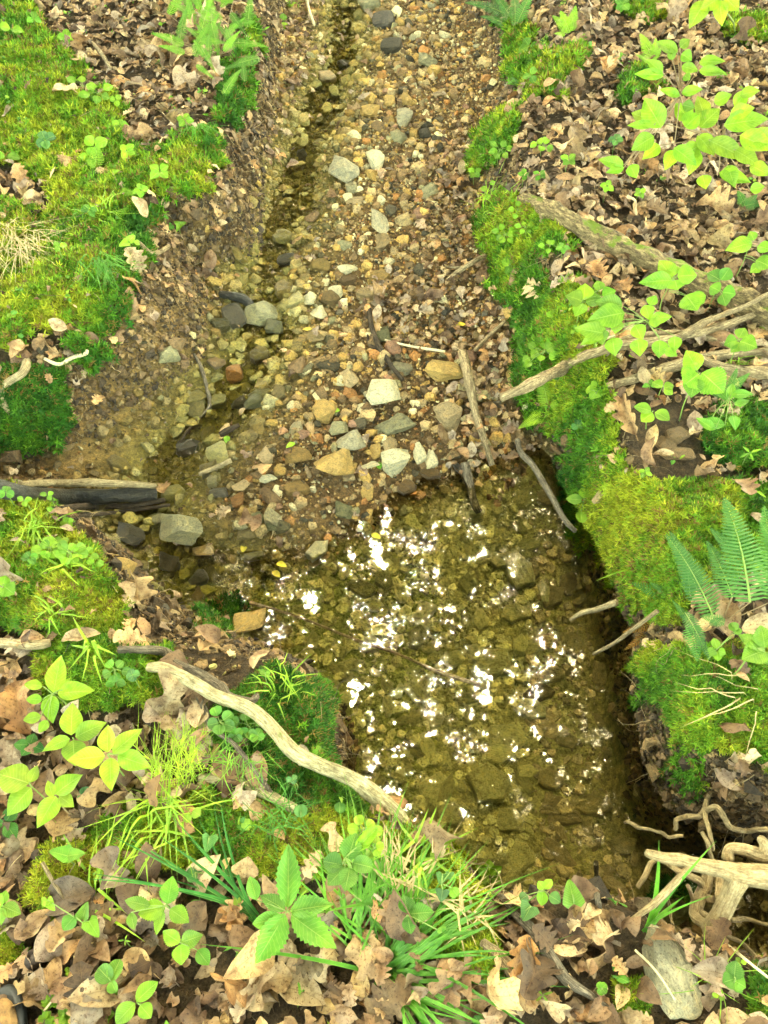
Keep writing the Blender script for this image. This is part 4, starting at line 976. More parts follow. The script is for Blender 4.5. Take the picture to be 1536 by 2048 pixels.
side = np.cross(dirs, up[:, None]); side /= np.linalg.norm(side, axis=2, keepdims=True) + 1e-9
base = P0[:, None] + up[:, None] * (szs * RNG.uniform(-.1, .7, NS))[:, None, None]
ln_ = szs[:, None, None]
A = base - side * ln_ * .16; B = base + side * ln_ * .16; T = base + dirs * ln_
Mv = base + dirs * ln_ * .5
V = np.stack([A, B, T], 2).reshape(-1, 3)
Fm = np.arange(len(V)).reshape(-1, 3)
yel = np.array([.34, .36, .02]); grn = np.array([.11, .25, .012]); drk = np.array([.03, .11, .010]); brn = np.array([.20, .13, .03])
tn2 = np.clip(tn + RNG.normal(size=NS) * .15, 0, 1)[:, None]
cm = np.where(tn2 < .5, drk + (grn - drk) * tn2 * 2, grn + (yel - grn) * (tn2 - .5) * 2)
bm_ = (RNG.uniform(size=NS) < (.06 + .12 * sm(fbm(x * 5, y * 5, 89, 2), .5, .7)))[:, None]; cm = np.where(bm_, brn, cm) * RNG.uniform(.45, 1.5, (NS, 1))
colm = np.repeat(cm, K * 3, 0)
o = mk('moss', V, Fm, M['moss'], smooth=False, col=colm)
tag(o, 'dense green and yellow moss cushions over both stream banks', 'moss', kind='stuff')

# ------------------------------------------------------------------ logs, branches, roots
def catmull(P, n):
    P = [P[0] * 2 - P[1]] + list(P) + [P[-1] * 2 - P[-2]]; out = []
    for i in range(1, len(P) - 2):
        for k in range(n):
            t = k / n; a, b, c, d = P[i - 1], P[i], P[i + 1], P[i + 2]
            out.append(.5 * ((2 * b) + (-a + c) * t + (2 * a - 5 * b + 4 * c - d) * t * t + (-a + 3 * b - 3 * c + d) * t ** 3))
    out.append(P[-2]); return out
def tube_mesh(pts, rad, sides=10, wob=.12, seed=0, sub=6, crook=0.0, flat=1.0, close=True):
    pr = [np.array(list(p) + [r]) for p, r in zip(pts, rad)]; q = catmull(pr, sub); q = np.array(q)
    rr = random.Random(seed)
    if crook:
        for k in range(1, len(q) - 1):
            a = mnoise.noise_vector(Vector((q[k][0] * 22 + seed, q[k][1] * 22, q[k][2] * 22))); q[k][:3] += np.array(a) * crook
    c = q[:, :3]; r = np.abs(q[:, 3]); n = len(c); tan = np.gradient(c, axis=0); tan /= np.linalg.norm(tan, axis=1, keepdims=True) + 1e-9
    ref = np.array([0, 0, 1.]) if abs(tan[0][2]) < .9 else np.array([1., 0, 0]); V = []; U = []; s = 0
    nv = np.cross(tan[0], ref); nv /= np.linalg.norm(nv)
    for i in range(n):
        nv = nv - tan[i] * nv.dot(tan[i]); nv /= np.linalg.norm(nv) + 1e-9; bv = np.cross(tan[i], nv)
        if i: s += np.linalg.norm(c[i] - c[i - 1])
        for k in range(sides):
            a = 2 * math.pi * k / sides
            w = 1 + wob * mnoise.noise(Vector((math.cos(a) * 1.6 + seed, math.sin(a) * 1.6, s * 14))) * 2 + wob * .6 * mnoise.noise(Vector((k * 7.3, seed, s * 60)))
            V.append(c[i] + (nv * math.cos(a) * flat + bv * math.sin(a)) * r[i] * w); U.append((k / sides, s * 8))
    Fc = []
    for i in range(n - 1):
        for k in range(sides):
            a = i * sides + k; b = i * sides + (k + 1) % sides; Fc += [(a, b, b + sides), (a, b + sides, a + sides)]
    if close:
        for e, base in ((0, 0), (n - 1, (n - 1) * sides)):
            V.append(c[e] + tan[e] * (r[e] * .15) * (1 if e else -1)); U.append((.5, s * 8)); ci_ = len(V) - 1
            for k in range(sides):
                a, b = base + k, base + (k + 1) % sides; Fc.append((b, a, ci_) if e == 0 else (a, b, ci_))
    return np.array(V), np.array(Fc), np.array(U)
def path(px, default_h=.0):
    """(u, v, radius px, h above ground | ('z', z))"""
    P = []; Rr = []
    for e in px:
        u, v, rp = e[:3]; h = e[3] if len(e) > 3 else default_h
        if isinstance(h, tuple): p = Vector(unproj(u, v, np.array(h[1])).tolist())
        else:
            p = hit1(u, v, 0.0); r0 = rp / scale_at(p); p = hit1(u, v, h + r0 * .8)
        P.append(np.array(p)); Rr.append(rp / scale_at(p))
    return P, Rr
SEED = [0]
def branch(name, label, px, mat, cat='branch', subs=(), parent=None, sides=10, wob=.12, crook=.0, partname=None, group=None, flat=1.):
    SEED[0] += 1
    P, Rr = path(px); V, Fc, U = tube_mesh(P, Rr, sides, wob, SEED[0], 6, crook, flat)
    if parent is None and not subs:
        o0 = V.mean(0); o = mk(name, V - o0, Fc, mat, uv=U); o.location = o0; tag(o, label, cat, group); return o
    if parent is None:
        root = empty(name, P[0]); tag(root, label, cat, group)
    else: root = parent
    lo = np.array(root.location)
    o = mk(partname or 'stem', V - lo, Fc, mat, root, uv=U)
    for s in subs: branch(None, None, s, mat, parent=root, partname='side_branch', sides=8, wob=wob, crook=crook)
    return root
branch('fallen_log', 'thick half-rotten fallen log with mossy upper end on the right bank', [(1045,398,12,.0),(1110,425,16,.0),(1180,465,20,.005),(1260,505,21,.01),(1350,545,22,.01),(1440,585,25,.01),(1540,632,30,.01),(1640,680,32,.01)], M['log'], 'log', sides=22, wob=.26)
branch('weathered_branch', 'long weathered branch with broken left end jutting over the right moss', [(1002,797,9,('z',.08)),(1060,770,12,('z',.09)),(1130,735,14,.05),(1205,700,13,.03),(1280,685,11,.03),(1360,675,10,.03),(1450,650,9,.04),(1560,610,8,.04)], M['weathered'],
       subs=([(1205,695,9,.02),(1280,672,8,.02),(1380,668,7,.02),(1450,690,6,.02)], [(1360,672,8,.04),(1420,640,6,.06),(1490,612,5,.08),(1560,575,4,.1)]), sides=14, wob=.28, flat=.8)
branch('gnarled_branch', 'gnarled grey branch lying below the long weathered one', [(1180,785,8,.01),(1260,760,9,.01),(1340,735,10,.01),(1420,715,11,.015),(1500,705,12,.015),(1600,700,12,.01)], M['weathered'],
       subs=([(1400,718,10,.02),(1440,735,11,.02),(1500,745,12,.02),(1600,760,12,.02)],), sides=14, wob=.3, flat=.8)
branch('upright_stick', 'thin pale stick standing beside the pool with darker foot', [(925,705,9,.06),(938,760,9,.07),(948,810,8,.05),(965,870,7,.03),(985,930,6,.01)], M['weathered'], 'stick', wob=.2)
branch('wet_stick', 'dark wet stick at the upper corner of the pool', [(930,925,9,.02),(938,965,9,.02),(950,1010,9,.02),(958,1025,7,.01)], M['grey'], 'stick', wob=.2)
branch('curved_root', 'thin grey root curving down over the water at the right bank', [(1035,880,6,('z',-.12)),(1042,905,6,('z',-.12)),(1065,930,6,('z',-.12)),(1090,970,6,('z',-.13)),(1110,1005,6,('z',-.14)),(1130,1040,5,('z',-.15)),(1150,1062,5,('z',-.18))], M['grey'], 'root', wob=.15)
branch('crooked_root', 'pale crooked root hanging out of the left bank above dark moss', [(32,714,6,('z',-.0)),(52,722,9,('z',.02)),(45,745,8,('z',.02)),(12,768,8,('z',.0)),(4,790,8,('z',-.02)),(12,815,8,('z',-.05)),(22,845,9,('z',-.1))], M['pale'], 'root', wob=.1)
branch('broken_root', 'short pale bent root end below the crooked one on the left bank', [(2,845,8,('z',-.15)),(6,868,8,('z',-.17)),(14,877,6,('z',-.18)),(32,876,5,('z',-.18))], M['pale'], 'root')
branch('black_log', 'black waterlogged log reaching in from the left edge', [(-60,972,22,.03),(0,978,19,.02),(60,988,15,.02),(140,993,15,.02),(230,992,15,.03),(312,987,12,.02)], M['black'], 'log', sides=14, wob=.16)
branch('tan_branch', 'straight tan branch lying on top of the black log', [(40,968,6,.06),(100,966,8,.07),(180,966,8,.08),(260,968,7,.08),(312,972,5,.05)], M['pale'])
branch('mud_stick', 'dark stick half in mud beneath the black log', [(100,1020,7,.01),(180,1012,7,.01),(260,1012,6,.01),(330,1000,5,.01)], M['darkstick'], 'stick')
branch('thin_mud_stick', 'very thin dark stick lowest below the black log', [(120,1035,4,.01),(220,1026,4,.02),(340,1010,3,.02)], M['darkstick'], 'stick')
branch('curving_branch', 'long pale curving branch reaching over the near moss to the pool', [(298,1335,9,.03),(330,1338,12,.05),(385,1365,13,.06),(440,1395,13,.06),(500,1418,13,.06),(545,1458,14,.07),(585,1502,15,.07),(640,1530,14,('z',.07)),(700,1555,15,('z',.06)),(750,1592,17,('z',.04)),(790,1628,17,('z',.02)),(815,1662,14,('z',-.01))], M['lichen'], sides=16, wob=.13)
branch('grey_branch', 'knobby dark grey branch running beside the pale curving one', [(236,1299,7,.02),(285,1299,8,.02),(330,1303,9,.02),(350,1325,9,.03),(400,1350,10,.03),(440,1372,10,.03),(460,1395,9,.03),(500,1402,8,.03),(514,1390,6,.03)], M['grey'], wob=.2)
branch('edge_branch', 'pale branch end at the left edge under dry leaves', [(-40,1284,10,.02),(20,1287,10,.02),(70,1290,10,.02),(100,1286,8,.02)], M['pale'])
branch('long_twig', 'thin grey twig hanging from the curving branch over the near moss', [(395,1385,6,.03),(410,1420,6,.03),(425,1455,5,.02),(470,1490,5,.03),(510,1540,5,.02),(545,1590,4,.02)], M['grey'], 'twig', subs=([(392,1385,3,.04),(398,1410,3,.03),(405,1432,3,.02)],))
branch('short_branch', 'pale half-buried branch in the moss below the curving one', [(400,1555,9,.0),(450,1560,10,.01),(500,1572,11,.01),(545,1595,12,.01),(590,1618,11,.01)], M['lichen'], wob=.14)
branch('forked_root', 'thick pale forked root cut by the right edge of the photo', [(1291,1702,6,('z',.10)),(1300,1708,9,('z',.10)),(1330,1716,10,('z',.10)),(1360,1720,12,('z',.09)),(1385,1728,13,('z',.09)),(1440,1738,16,('z',.08)),(1490,1750,21,('z',.08)),(1560,1755,23,('z',.08)),(1700,1760,26,('z',.07))], M['root'], 'root',
       subs=([(1480,1752,22,('z',.08)),(1462,1790,20,('z',.04)),(1440,1830,20,('z',.0)),(1418,1862,18,('z',-.04))], [(1385,1728,8,('z',.09)),(1350,1765,7,('z',.09)),(1310,1805,7,('z',.07)),(1270,1835,5,('z',.05)),(1240,1855,4,('z',.02))],
             [(1455,1720,13,('z',.06)),(1460,1698,11,('z',.07)),(1490,1700,12,('z',.07)),(1525,1712,14,('z',.07)),(1600,1725,16,('z',.07))], [(1525,1712,10,('z',.07)),(1530,1690,10,('z',.09)),(1522,1678,8,('z',.11))]), sides=14, wob=.09)
for lab, px in [
  ('thin pale root looping through the dark undercut', [(1425,1700,4),(1420,1660,4),(1410,1620,5),(1420,1570,4),(1405,1540,4),(1385,1530,4),(1382,1505,3),(1400,1500,3)]),
  ('thin root crossing the dark undercut to the right edge', [(1405,1625,5),(1435,1618,5),(1455,1650,5),(1490,1660,5),(1540,1658,5),(1600,1655,5)]),
  ('knotted thin root over the dark water left of the forked root', [(1250,1645,3),(1280,1655,4),(1310,1658,3),(1335,1672,4),(1365,1672,4)]),
  ('short thin root descending in the dark undercut', [(1405,1665,4),(1420,1690,4),(1425,1720,4),(1430,1760,4)]),
  ('bent root loop beneath the tip of the forked root', [(1275,1775,4),(1290,1750,5),(1305,1725,5),(1330,1722,5),(1360,1745,6),(1400,1765,7),(1410,1790,8),(1430,1800,7)]),
  ('stout vertical root behind the forked root', [(1412,1740,9),(1408,1770,11),(1395,1800,12),(1395,1830,11),(1415,1855,9)]),
  ('stout curved root right of the vertical one', [(1440,1800,8),(1440,1770,9),(1455,1745,9),(1490,1735,8)]),
  ('thin wavy root at the lower right corner of the undercut', [(1460,1840,5),(1490,1838,5),(1520,1845,4),(1560,1850,4)]),
  ('fine root dangling at the right side of the undercut', [(1478,1555,3),(1480,1580,3),(1492,1600,2),(1510,1620,2)]),
  ('twisted short root joining the knotted root', [(1350,1660,4),(1352,1640,4),(1370,1632,5),(1400,1632,5),(1410,1612,4)]),
  ('fine curved root at the water edge by the clump of leaves', [(1205,1810,4),(1225,1800,5),(1245,1808,5),(1255,1820,4)]),
  ('small root arching over the mossy boulder', [(1375,1770,4),(1385,1800,4),(1400,1820,5),(1420,1835,4)]),
  ('short rough root at the bottom of the undercut', [(1440,1865,5),(1480,1885,4),(1530,1925,3)])]:
    branch('thin_root', lab, [(a, b, r_ * 1.05, ('z', -.10 + .03 * math.sin(a * .05 + b * .03))) for a, b, r_ in px], M['root'], 'root', crook=.006, wob=.16, sides=8, group='thin roots in the right undercut')
branch('bank_stick', 'straight grey-brown stick lying on the near bank leaf litter', [(1000,1795,9,.02),(1060,1855,13,.02),(1100,1910,12,.02),(1130,1955,11,.02),(1180,1990,8,.02),(1215,2015,6,.02)], M['grey'], 'stick', wob=.2)
branch('rotten_stick', 'flat rotten wood piece left of the straight stick', [(965,1885,8,.02),(1000,1915,14,.02),(1030,1955,12,.02),(1050,1990,5,.02)], M['weathered'], 'stick', wob=.3)
branch('standing_twig', 'short grey twig standing at the near end of the pool', [(1192,1725,5,.13),(1193,1755,5,.10),(1194,1790,6,.05),(1198,1815,6,.01)], M['grey'], 'twig')
branch('jutting_root', 'short pale root jutting from the right bank over brown water', [(1140,1240,3,('z',-.22)),(1165,1225,5,('z',-.2)),(1195,1218,6,('z',-.17)),(1232,1205,7,('z',-.12))], M['pale'], 'root')
branch('dry_stalk', 'long thin dry stem slanting from the big fern to the water', [(1187,1308,3,('z',-.2)),(1230,1285,4,('z',-.12)),(1270,1255,4,('z',-.04)),(1315,1222,4,('z',.04))], M['weathered'], 'stem')
branch('black_twig', 'black wet twig on the gravel right of the dark stone pair', [(737,615,5,.02),(745,660,5,.015),(765,705,6,.01),(805,760,4,.01)], M['darkstick'], 'twig', subs=([(765,700,4,.01),(740,690,3,.01),(735,670,2,.01)],))
branch('riffle_twig', 'thin twig lying along the lower riffle', [(388,708,3,.01),(402,735,4,.01),(415,780,4,.01),(418,815,4,.012),(385,850,3,.01),(360,885,3,.01)], M['grey'], 'twig')
branch('dark_chip', 'dark wet wood chip where the riffle meets the gravel', [(440,870,6,.01),(455,862,7,.01),(478,850,4,.01)], M['darkstick'], 'stick')
branch('pale_stick', 'short pale stick laid over dark stones beside the riffle', [(398,948,4,.03),(425,938,5,.03),(462,920,5,.03)], M['pale'], 'stick')
branch('wet_wood_piece', 'black wet wood piece above the wide green stone', [(440,588,7,.01),(465,592,9,.015),(490,600,10,.015),(508,618,7,.01)], M['black'], 'stick')
branch('bank_root', 'thin pale root from the right moss over the leaf pile', [(970,512,5,.03),(945,525,5,.05),(915,545,5,.03),(895,560,4,.02)], M['weathered'], 'root', subs=([(935,532,3,.03),(915,535,3,.03),(890,533,2,.02)],))
branch('leaning_twig', 'thin twig leaning against the leaf pile', [(770,680,2,.02),(820,692,2.5,.03),(890,703,3,.03)], M['twig'], 'twig')
branch('pair_twig', 'long dark twig at the foot of the right bank', [(950,700,4,.03),(980,670,4,.05),(1010,642,3,.06)], M['weathered'], 'twig')
branch('hanging_root', 'thin pale root hanging under the left bank lip', [(355,335,4,('z',.0)),(358,365,4,('z',-.03)),(362,400,5,('z',-.06)),(360,430,3,('z',-.1))], M['pale'], 'root')
branch('looping_root', 'pale root arching at the left bank lip beside the hanging one', [(345,328,4,('z',.02)),(370,340,5,('z',.0)),(385,375,5,('z',-.04)),(390,400,4,('z',-.07))], M['pale'], 'root')
branch('slope_root', 'thin pale root lying at the foot of the dark left moss', [(88,717,3,.02),(118,728,4,.02),(145,715,4,.02),(170,708,4,.03),(175,700,3,.03)], M['twig'], 'root')
branch('lip_root', 'bent root below the left bank leaves', [(278,485,4,.03),(300,505,5,.03),(318,505,5,.04),(338,492,4,.04)], M['weathered'], 'root')
branch('top_twig', 'pale twig hanging at the top of the left bank', [(612,-10,3,.06),(618,20,3,.05),(628,50,3,.02)], M['twig'], 'twig')
branch('pool_stem', 'long brown sunken stem crossing the pool', [(500,1205,4,('z',-.262)),(600,1235,3,('z',-.266)),(700,1275,3,('z',-.268)),(800,1310,3,('z',-.267)),(880,1345,4,('z',-.262)),(960,1370,4,('z',-.257))], M['weathered'], 'stem')
branch('small_litter_stick', 'short brown stick in the top left leaf litter', [(185,85,3,.02),(205,110,4,.03),(222,138,3,.02)], M['weathered'], 'twig')
branch('litter_stick', 'thin straight stick on the right bank above the forked twigs', [(1165,690,3,.03),(1230,672,3,.04)], M['twig'], 'twig')
branch('near_litter_twig', 'thin curved twig in the near left leaf litter', [(85,1725,4,.02),(110,1770,4,.02),(140,1810,4,.02),(170,1830,3,.02)], M['weathered'], 'twig')
branch('straw_twig', 'straight straw-coloured twig near the round dark nut', [(88,2022,2,.02),(130,1970,2,.03),(172,1918,2.5,.03)], M['twig'], 'twig')
branch('bare_twig', 'thin slanting twig below the forked root', [(1270,1900,2.5,.03),(1310,1940,2.5,.04),(1350,2000,2,.03)], M['twig'], 'twig')
branch('corner_twig', 'long thin twig at the lower right corner', [(1430,1870,3,.04),(1480,1910,3,.04),(1536,1955,2.5,.03)], M['twig'], 'twig')

# ------------------------------------------------------------------ living plants
LT = {k: [leaf_template(k, q, curl=.22, fold=.25) for q in range(3)] for k in ('serrate', 'pointed', 'ellip', 'heart', 'round', 'lance')}
G = dict(bright=(.20, .38, .02), mid=(.12, .29, .025), deep=(.05, .17, .02), blue=(.09, .22, .055), fern=(.055, .19, .035), lime=(.26, .43, .02))
def tube_obj(name, pts, rads, mat, parent, sides=6):
    SEED[0] += 1; V, Fc, U = tube_mesh([np.array(p) for p in pts], rads, sides, .05, SEED[0], 4)
    return mk(name, V - np.array(parent.location), Fc, mat, parent, uv=U)
def leaf_plant(name, label, u, v, h, leaves, kind='serrate', col='bright', tilt=.5, stemr=.0016, base=None, cat='plant', group=None, stemmat=None, links=()):
    """leaves: (base u, base v, tip u, tip v, width px[, kind[, colour]])"""
    P = hit1(u, v, h)
    B = Vector((P.x, P.y, float(gz(P.x, P.y)))) if base is None else hit1(base[0], base[1], 0)
    root = empty(name, B); tag(root, label, cat, group); used_labels[label] = 1
    vw = (Vector(CAM) - P).normalized(); nr = (Vector((0, 0, 1)) * (1 - tilt) + vw * tilt).normalized()
    mid = (B + P) / 2 + Vector((random.uniform(-1, 1), random.uniform(-1, 1), 0)) * h * .12
    tube_obj('stem', [B - Vector((0, 0, .005)), mid, P], [stemr * 1.2, stemr, stemr * .8], stemmat or M['stem'], root)
    def ip(a, b):
        d = Vector(ray(a, b).tolist()); t = (P - Vector(CAM)).dot(nr) / d.dot(nr); return Vector(CAM) + d * t
    for lf in leaves:
        ub, vb, ut, vt, w = lf[:5]; kd = lf[5] if len(lf) > 5 else kind; cc = G[lf[6] if len(lf) > 6 else col]
        q = random.randrange(3); j = random.uniform(.62, 1.18)
        nn = (nr + Vector((random.uniform(-1, 1), random.uniform(-1, 1), 0)) * .22).normalized()
        Bq = ip(ub, vb)
        plane_leaf('leaf', Bq, nn, ub, vb, ut, vt, LT[kd][q], ('l', kd, q), M['live'], [cc[0] * j * random.uniform(.85, 1.12), cc[1] * j, cc[2]], root, widthpx=w, wfac={'heart': .42, 'round': .5, 'lance': .1, 'ellip': .3}.get(kd, .33))
        if (Bq - P).length > .006: 
            if name in ('sapling', 'low_sapling', 'hanging_leaves'):
                ax = (P - B); tq = max(.25, min(1., (Bq - B).dot(ax) / ax.length_squared - .12)); S0 = B + ax * tq
            else: S0 = P
            tube_obj('leaf_stalk', [S0, (S0 + Bq) / 2 + Vector((0, 0, .004)), Bq], [stemr * .7, stemr * .6, stemr * .5], stemmat or M['stem'], root, 5)
    return root
leaf_plant('five_leaved_plant', 'large bright plant with five pointed leaves at the bottom centre', 575, 1823, .12,
  [(576,1815,577,1686,48),(580,1822,666,1808,42),(582,1830,672,1896,52),(570,1828,511,1928,56),(570,1820,520,1790,32),(565,1835,504,1848,36,'ellip','mid'),(513,1800,500,1752,28,'ellip','mid')], 'serrate', 'mid')
leaf_plant('seedling', 'bright trifoliate seedling at the left edge over grey litter', 62, 1572, .12, [(58,1566,-10,1545,60),(62,1575,12,1632,46),(60,1565,75,1530,22)], 'pointed', 'lime')
leaf_plant('seedling', 'bright seedling with three leaves low on a reddish stem', 112, 1590, .12, [(112,1592,74,1656,40),(110,1588,165,1548,42),(118,1592,148,1614,28),(106,1594,95,1560,20)], 'pointed', 'lime', stemmat=M['brownstem'])
leaf_plant('seedling', 'bright seedling with five pointed leaves right of the broad orange-tan leaf', 145, 1475, .14, [(142,1470,145,1404,42),(150,1474,213,1444,38),(140,1476,84,1502,26),(146,1480,150,1532,46)], 'pointed', 'lime')
leaf_plant('seedling', 'largest bright seedling with five pointed leaves above the yellow-green grass', 215, 1509, .14, [(215,1504,215,1448,34),(225,1507,284,1456,36),(235,1511,302,1534,40),(220,1515,222,1582,38),(210,1512,134,1520,42)], 'pointed', 'lime')
leaf_plant('seedling', 'upright bright seedling with stacked leaves under the pale ribbed leaf', 105, 1388, .13, [(107,1385,122,1308,38),(115,1387,190,1380,38),(100,1390,105,1447,34),(85,1372,48,1368,22,'ellip'),(85,1400,52,1398,22,'ellip'),(82,1432,46,1440,24,'ellip'),(95,1440,78,1465,20,'ellip'),(125,1380,140,1355,18)], 'pointed', 'lime')
leaf_plant('seedling', 'three-leaved bright seedling at the bottom edge', 274, 2005, .08, [(272,2003,316,1962,32),(270,2006,230,2048,36),(280,2010,302,2036,30)], 'ellip', 'bright')
leaf_plant('violet', 'green bilobed leaf plant above the clover patch', 218, 1955, .06, [(222,1962,196,1935,36,'round'),(222,1962,240,1918,30,'round'),(222,1962,232,1985,22,'round')], 'round', 'mid')
leaf_plant('seedling', 'leafy green seedling in the centre of the lower left litter', 330, 1812, .1, [(330,1815,275,1828,40),(335,1808,345,1752,38),(340,1818,378,1845,34),(325,1820,312,1870,22),(300,1812,248,1800,26),(262,1825,268,1860,22)], 'serrate', 'bright')
leaf_plant('seedling', 'broad lobed green plant right of the centre-left litter', 360, 1885, .07, [(360,1885,325,1862,30),(362,1885,405,1870,34),(362,1888,362,1930,36),(395,1900,418,1930,30,'ellip','mid')], 'serrate', 'bright')
leaf_plant('violet', 'heart-leaved plant in the grey litter at the left', 130, 1712, .07, [(135,1712,98,1702,34,'heart'),(135,1712,170,1706,30,'heart')], 'heart', 'mid')
leaf_plant('violet', 'pair of bright heart leaves on yellow stems at lower left', 165, 1845, .07, [(150,1832,125,1860,34,'ellip','mid'),(165,1838,175,1802,28),(178,1842,198,1875,32),(95,1800,110,1822,20),(95,1800,85,1815,22)], 'heart', 'bright')
leaf_plant('violet', 'small blue-green heart leaf right of the litter twig', 197, 1900, .03, [(200,1896,188,1915,28,'heart','blue')], 'heart', 'blue')
leaf_plant('violet', 'round scalloped leaf on the near yellow moss', 415, 1690, .05, [(420,1672,412,1705,32,'heart','blue')], 'heart', 'blue')
leaf_plant('violet', 'round leaf pair between litter and the sedge blades', 390, 1745, .05, [(395,1745,372,1755,30,'round','blue'),(395,1745,398,1728,22,'round','blue'),(400,1800,392,1820,34,'round','mid'),(485,1755,480,1728,30,'round','bright')], 'round', 'mid')
leaf_plant('violet', 'single round blue-green leaf on the moss beside the short branch', 602, 1622, .05, [(602,1635,602,1608,26,'round','blue')], 'round', 'blue')
leaf_plant('leafy_plant', 'cluster of toothed green leaves right of the five-leaved plant', 690, 1715, .1, [(695,1720,712,1666,46,'serrate'),(685,1730,645,1722,40,'ellip','mid'),(690,1735,655,1770,44,'serrate'),(700,1735,690,1782,40,'serrate'),(705,1725,745,1735,34,'round'),(712,1700,745,1672,26,'round','bright'),(720,1690,755,1655,24,'round','bright')], 'serrate', 'mid')
leaf_plant('creeper', 'small five-leaflet creeper standing out against the dark pool', 979, 1751, .06, [(979,1750,952,1731,20),(979,1749,978,1718,22),(981,1750,1004,1733,20),(981,1753,1006,1766,22),(977,1753,961,1769,18)], 'serrate', 'bright', cat='creeper')
leaf_plant('violet', 'large bright folded heart leaf at the near pool edge', 1145, 1788, .08, [(1148,1808,1138,1758,44)], 'heart', 'bright')
leaf_plant('violet', 'blue-green heart leaf at the near pool edge', 1050, 1822, .06, [(1062,1812,1046,1842,40)], 'heart', 'blue')
leaf_plant('seedling', 'small three-leaved seedling left of the large bright heart leaf', 1088, 1782, .08, [(1086,1782,1083,1812,24),(1088,1778,1076,1762,18),(1090,1778,1104,1758,18),(1098,1790,1122,1805,26,'ellip','blue'),(1055,1790,1040,1800,22,'round','blue')], 'ellip', 'bright')
leaf_plant('violet', 'two small heart leaves one above the other by the near moss edge', 883, 1768, .06, [(885,1748,880,1770,26),(885,1780,882,1804,28),(900,1745,898,1760,18),(903,1776,915,1792,22,'round','bright')], 'heart', 'blue')
leaf_plant('seedling', 'dark green three-leaved seedling in the dry straw', 815, 1830, .07, [(815,1826,808,1790,34),(818,1828,868,1824,34),(815,1832,822,1868,30),(885,1865,880,1855,20,'round')], 'ellip', 'mid')
leaf_plant('clover', 'tiny four-leaf clover on the near bank litter', 1203, 1976, .04, [(1203,1976,1196,1964,14),(1204,1976,1213,1968,14),(1203,1978,1197,1989,14),(1205,1978,1212,1988,14)], 'round', 'bright', cat='clover')
leaf_plant('violet', 'lobed green leaf right of the long grey boulder', 1470, 1955, .06, [(1468,1960,1472,1920,34,'serrate'),(1468,1958,1445,1965,32,'serrate'),(1470,1962,1492,1975,32,'serrate'),(1468,1965,1486,1985,22,'serrate')], 'serrate', 'mid')
leaf_plant('seedling', 'toothed seedling at the left edge below the near moss', 5, 1812, .07, [(5,1812,-30,1790,34),(5,1812,42,1828,30),(5,1808,12,1780,20),(0,1815,2,1850,24)], 'serrate', 'bright')
leaf_plant('seedling', 'lobed green seedling at the left edge on the near moss', 8, 1168, .07, [(8,1172,28,1188,36),(6,1172,10,1150,24),(4,1176,-14,1190,26)], 'serrate', 'bright')
leaf_plant('woodland_plant', 'big soft star-shaped leaf at the right edge below the fern', 1505, 1300, .12, [(1530,1300,1478,1268,36),(1530,1300,1484,1318,50),(1530,1296,1522,1250,44),(1530,1304,1540,1330,40)], 'serrate', 'bright', tilt=.4)
leaf_plant('seedling', 'small bright seedling between fern and star-shaped leaf', 1432, 1300, .06, [(1432,1300,1412,1308,20),(1434,1298,1428,1275,18),(1436,1302,1452,1306,20),(1434,1304,1436,1322,18),(1470,1262,1462,1245,20,'round'),(1470,1268,1480,1256,18,'round')], 'ellip', 'bright')
# right bank plants
leaf_plant('trifoliate_seedling', 'three-leaved seedling on the right bank beside the propped brown leaf', 1306, 822, .07, [(1303,822,1268,812,26),(1306,826,1282,842,32),(1310,824,1340,840,26)], 'ellip', 'bright')
leaf_plant('violet', 'bright heart leaf on the moss right of the small ferns', 1193, 786, .05, [(1200,774,1180,798,40),(1182,780,1172,778,20,'ellip','bright')], 'heart', 'bright')
leaf_plant('trifoliate_seedling', 'three-leaved seedling between branches on the right bank', 1325, 772, .06, [(1325,774,1304,764,22),(1328,776,1348,770,20),(1328,778,1346,788,22)], 'ellip', 'bright')
leaf_plant('trifoliate_seedling', 'three-leaved seedling on the moss lip of the right bank', 1168, 1000, .07, [(1168,996,1170,974,26),(1165,1000,1132,997,22),(1172,1002,1206,1006,22),(1162,1024,1164,1045,26,'round')], 'ellip', 'bright')
leaf_plant('woodland_plant', 'lush leafy green plant above the dark moss at the right edge', 1458, 795, .14, [(1458,800,1466,765,18,'pointed'),(1462,790,1508,788,20,'pointed'),(1455,800,1430,775,16,'pointed'),(1465,830,1472,860,22,'pointed'),(1450,850,1395,842,24,'pointed'),(1430,860,1392,835,20,'pointed'),(1470,810,1500,800,16,'pointed')], 'pointed', 'mid')
leaf_plant('low_sapling', 'low sapling with drooping oval leaves above the long weathered branch', 1290, 640, .16,
  [(1250,625,1175,640,48),(1245,612,1190,602,36),(1215,668,1150,655,38),(1205,665,1160,690,24),(1200,660,1205,690,30),(1225,675,1230,712,34),(1275,678,1280,712,34),(1320,680,1318,716,32),(1300,640,1345,632,24),(1290,610,1300,640,28),(1300,610,1312,590,22),
   (1350,672,1348,705,26),(1330,700,1355,712,20),(1270,650,1285,680,30),(1235,640,1230,668,26),(1310,655,1310,628,22)], 'pointed', 'bright', tilt=.65, base=(1330,690))
leaf_plant('low_sapling', 'broad-leaved seedling group left of the mossy log end', 1165, 600, .1, [(1165,602,1132,590,34),(1168,600,1170,566,36),(1172,604,1205,596,32),(1166,606,1150,632,30),(1205,592,1232,580,28),(1200,580,1195,560,24)], 'pointed', 'bright', tilt=.6)
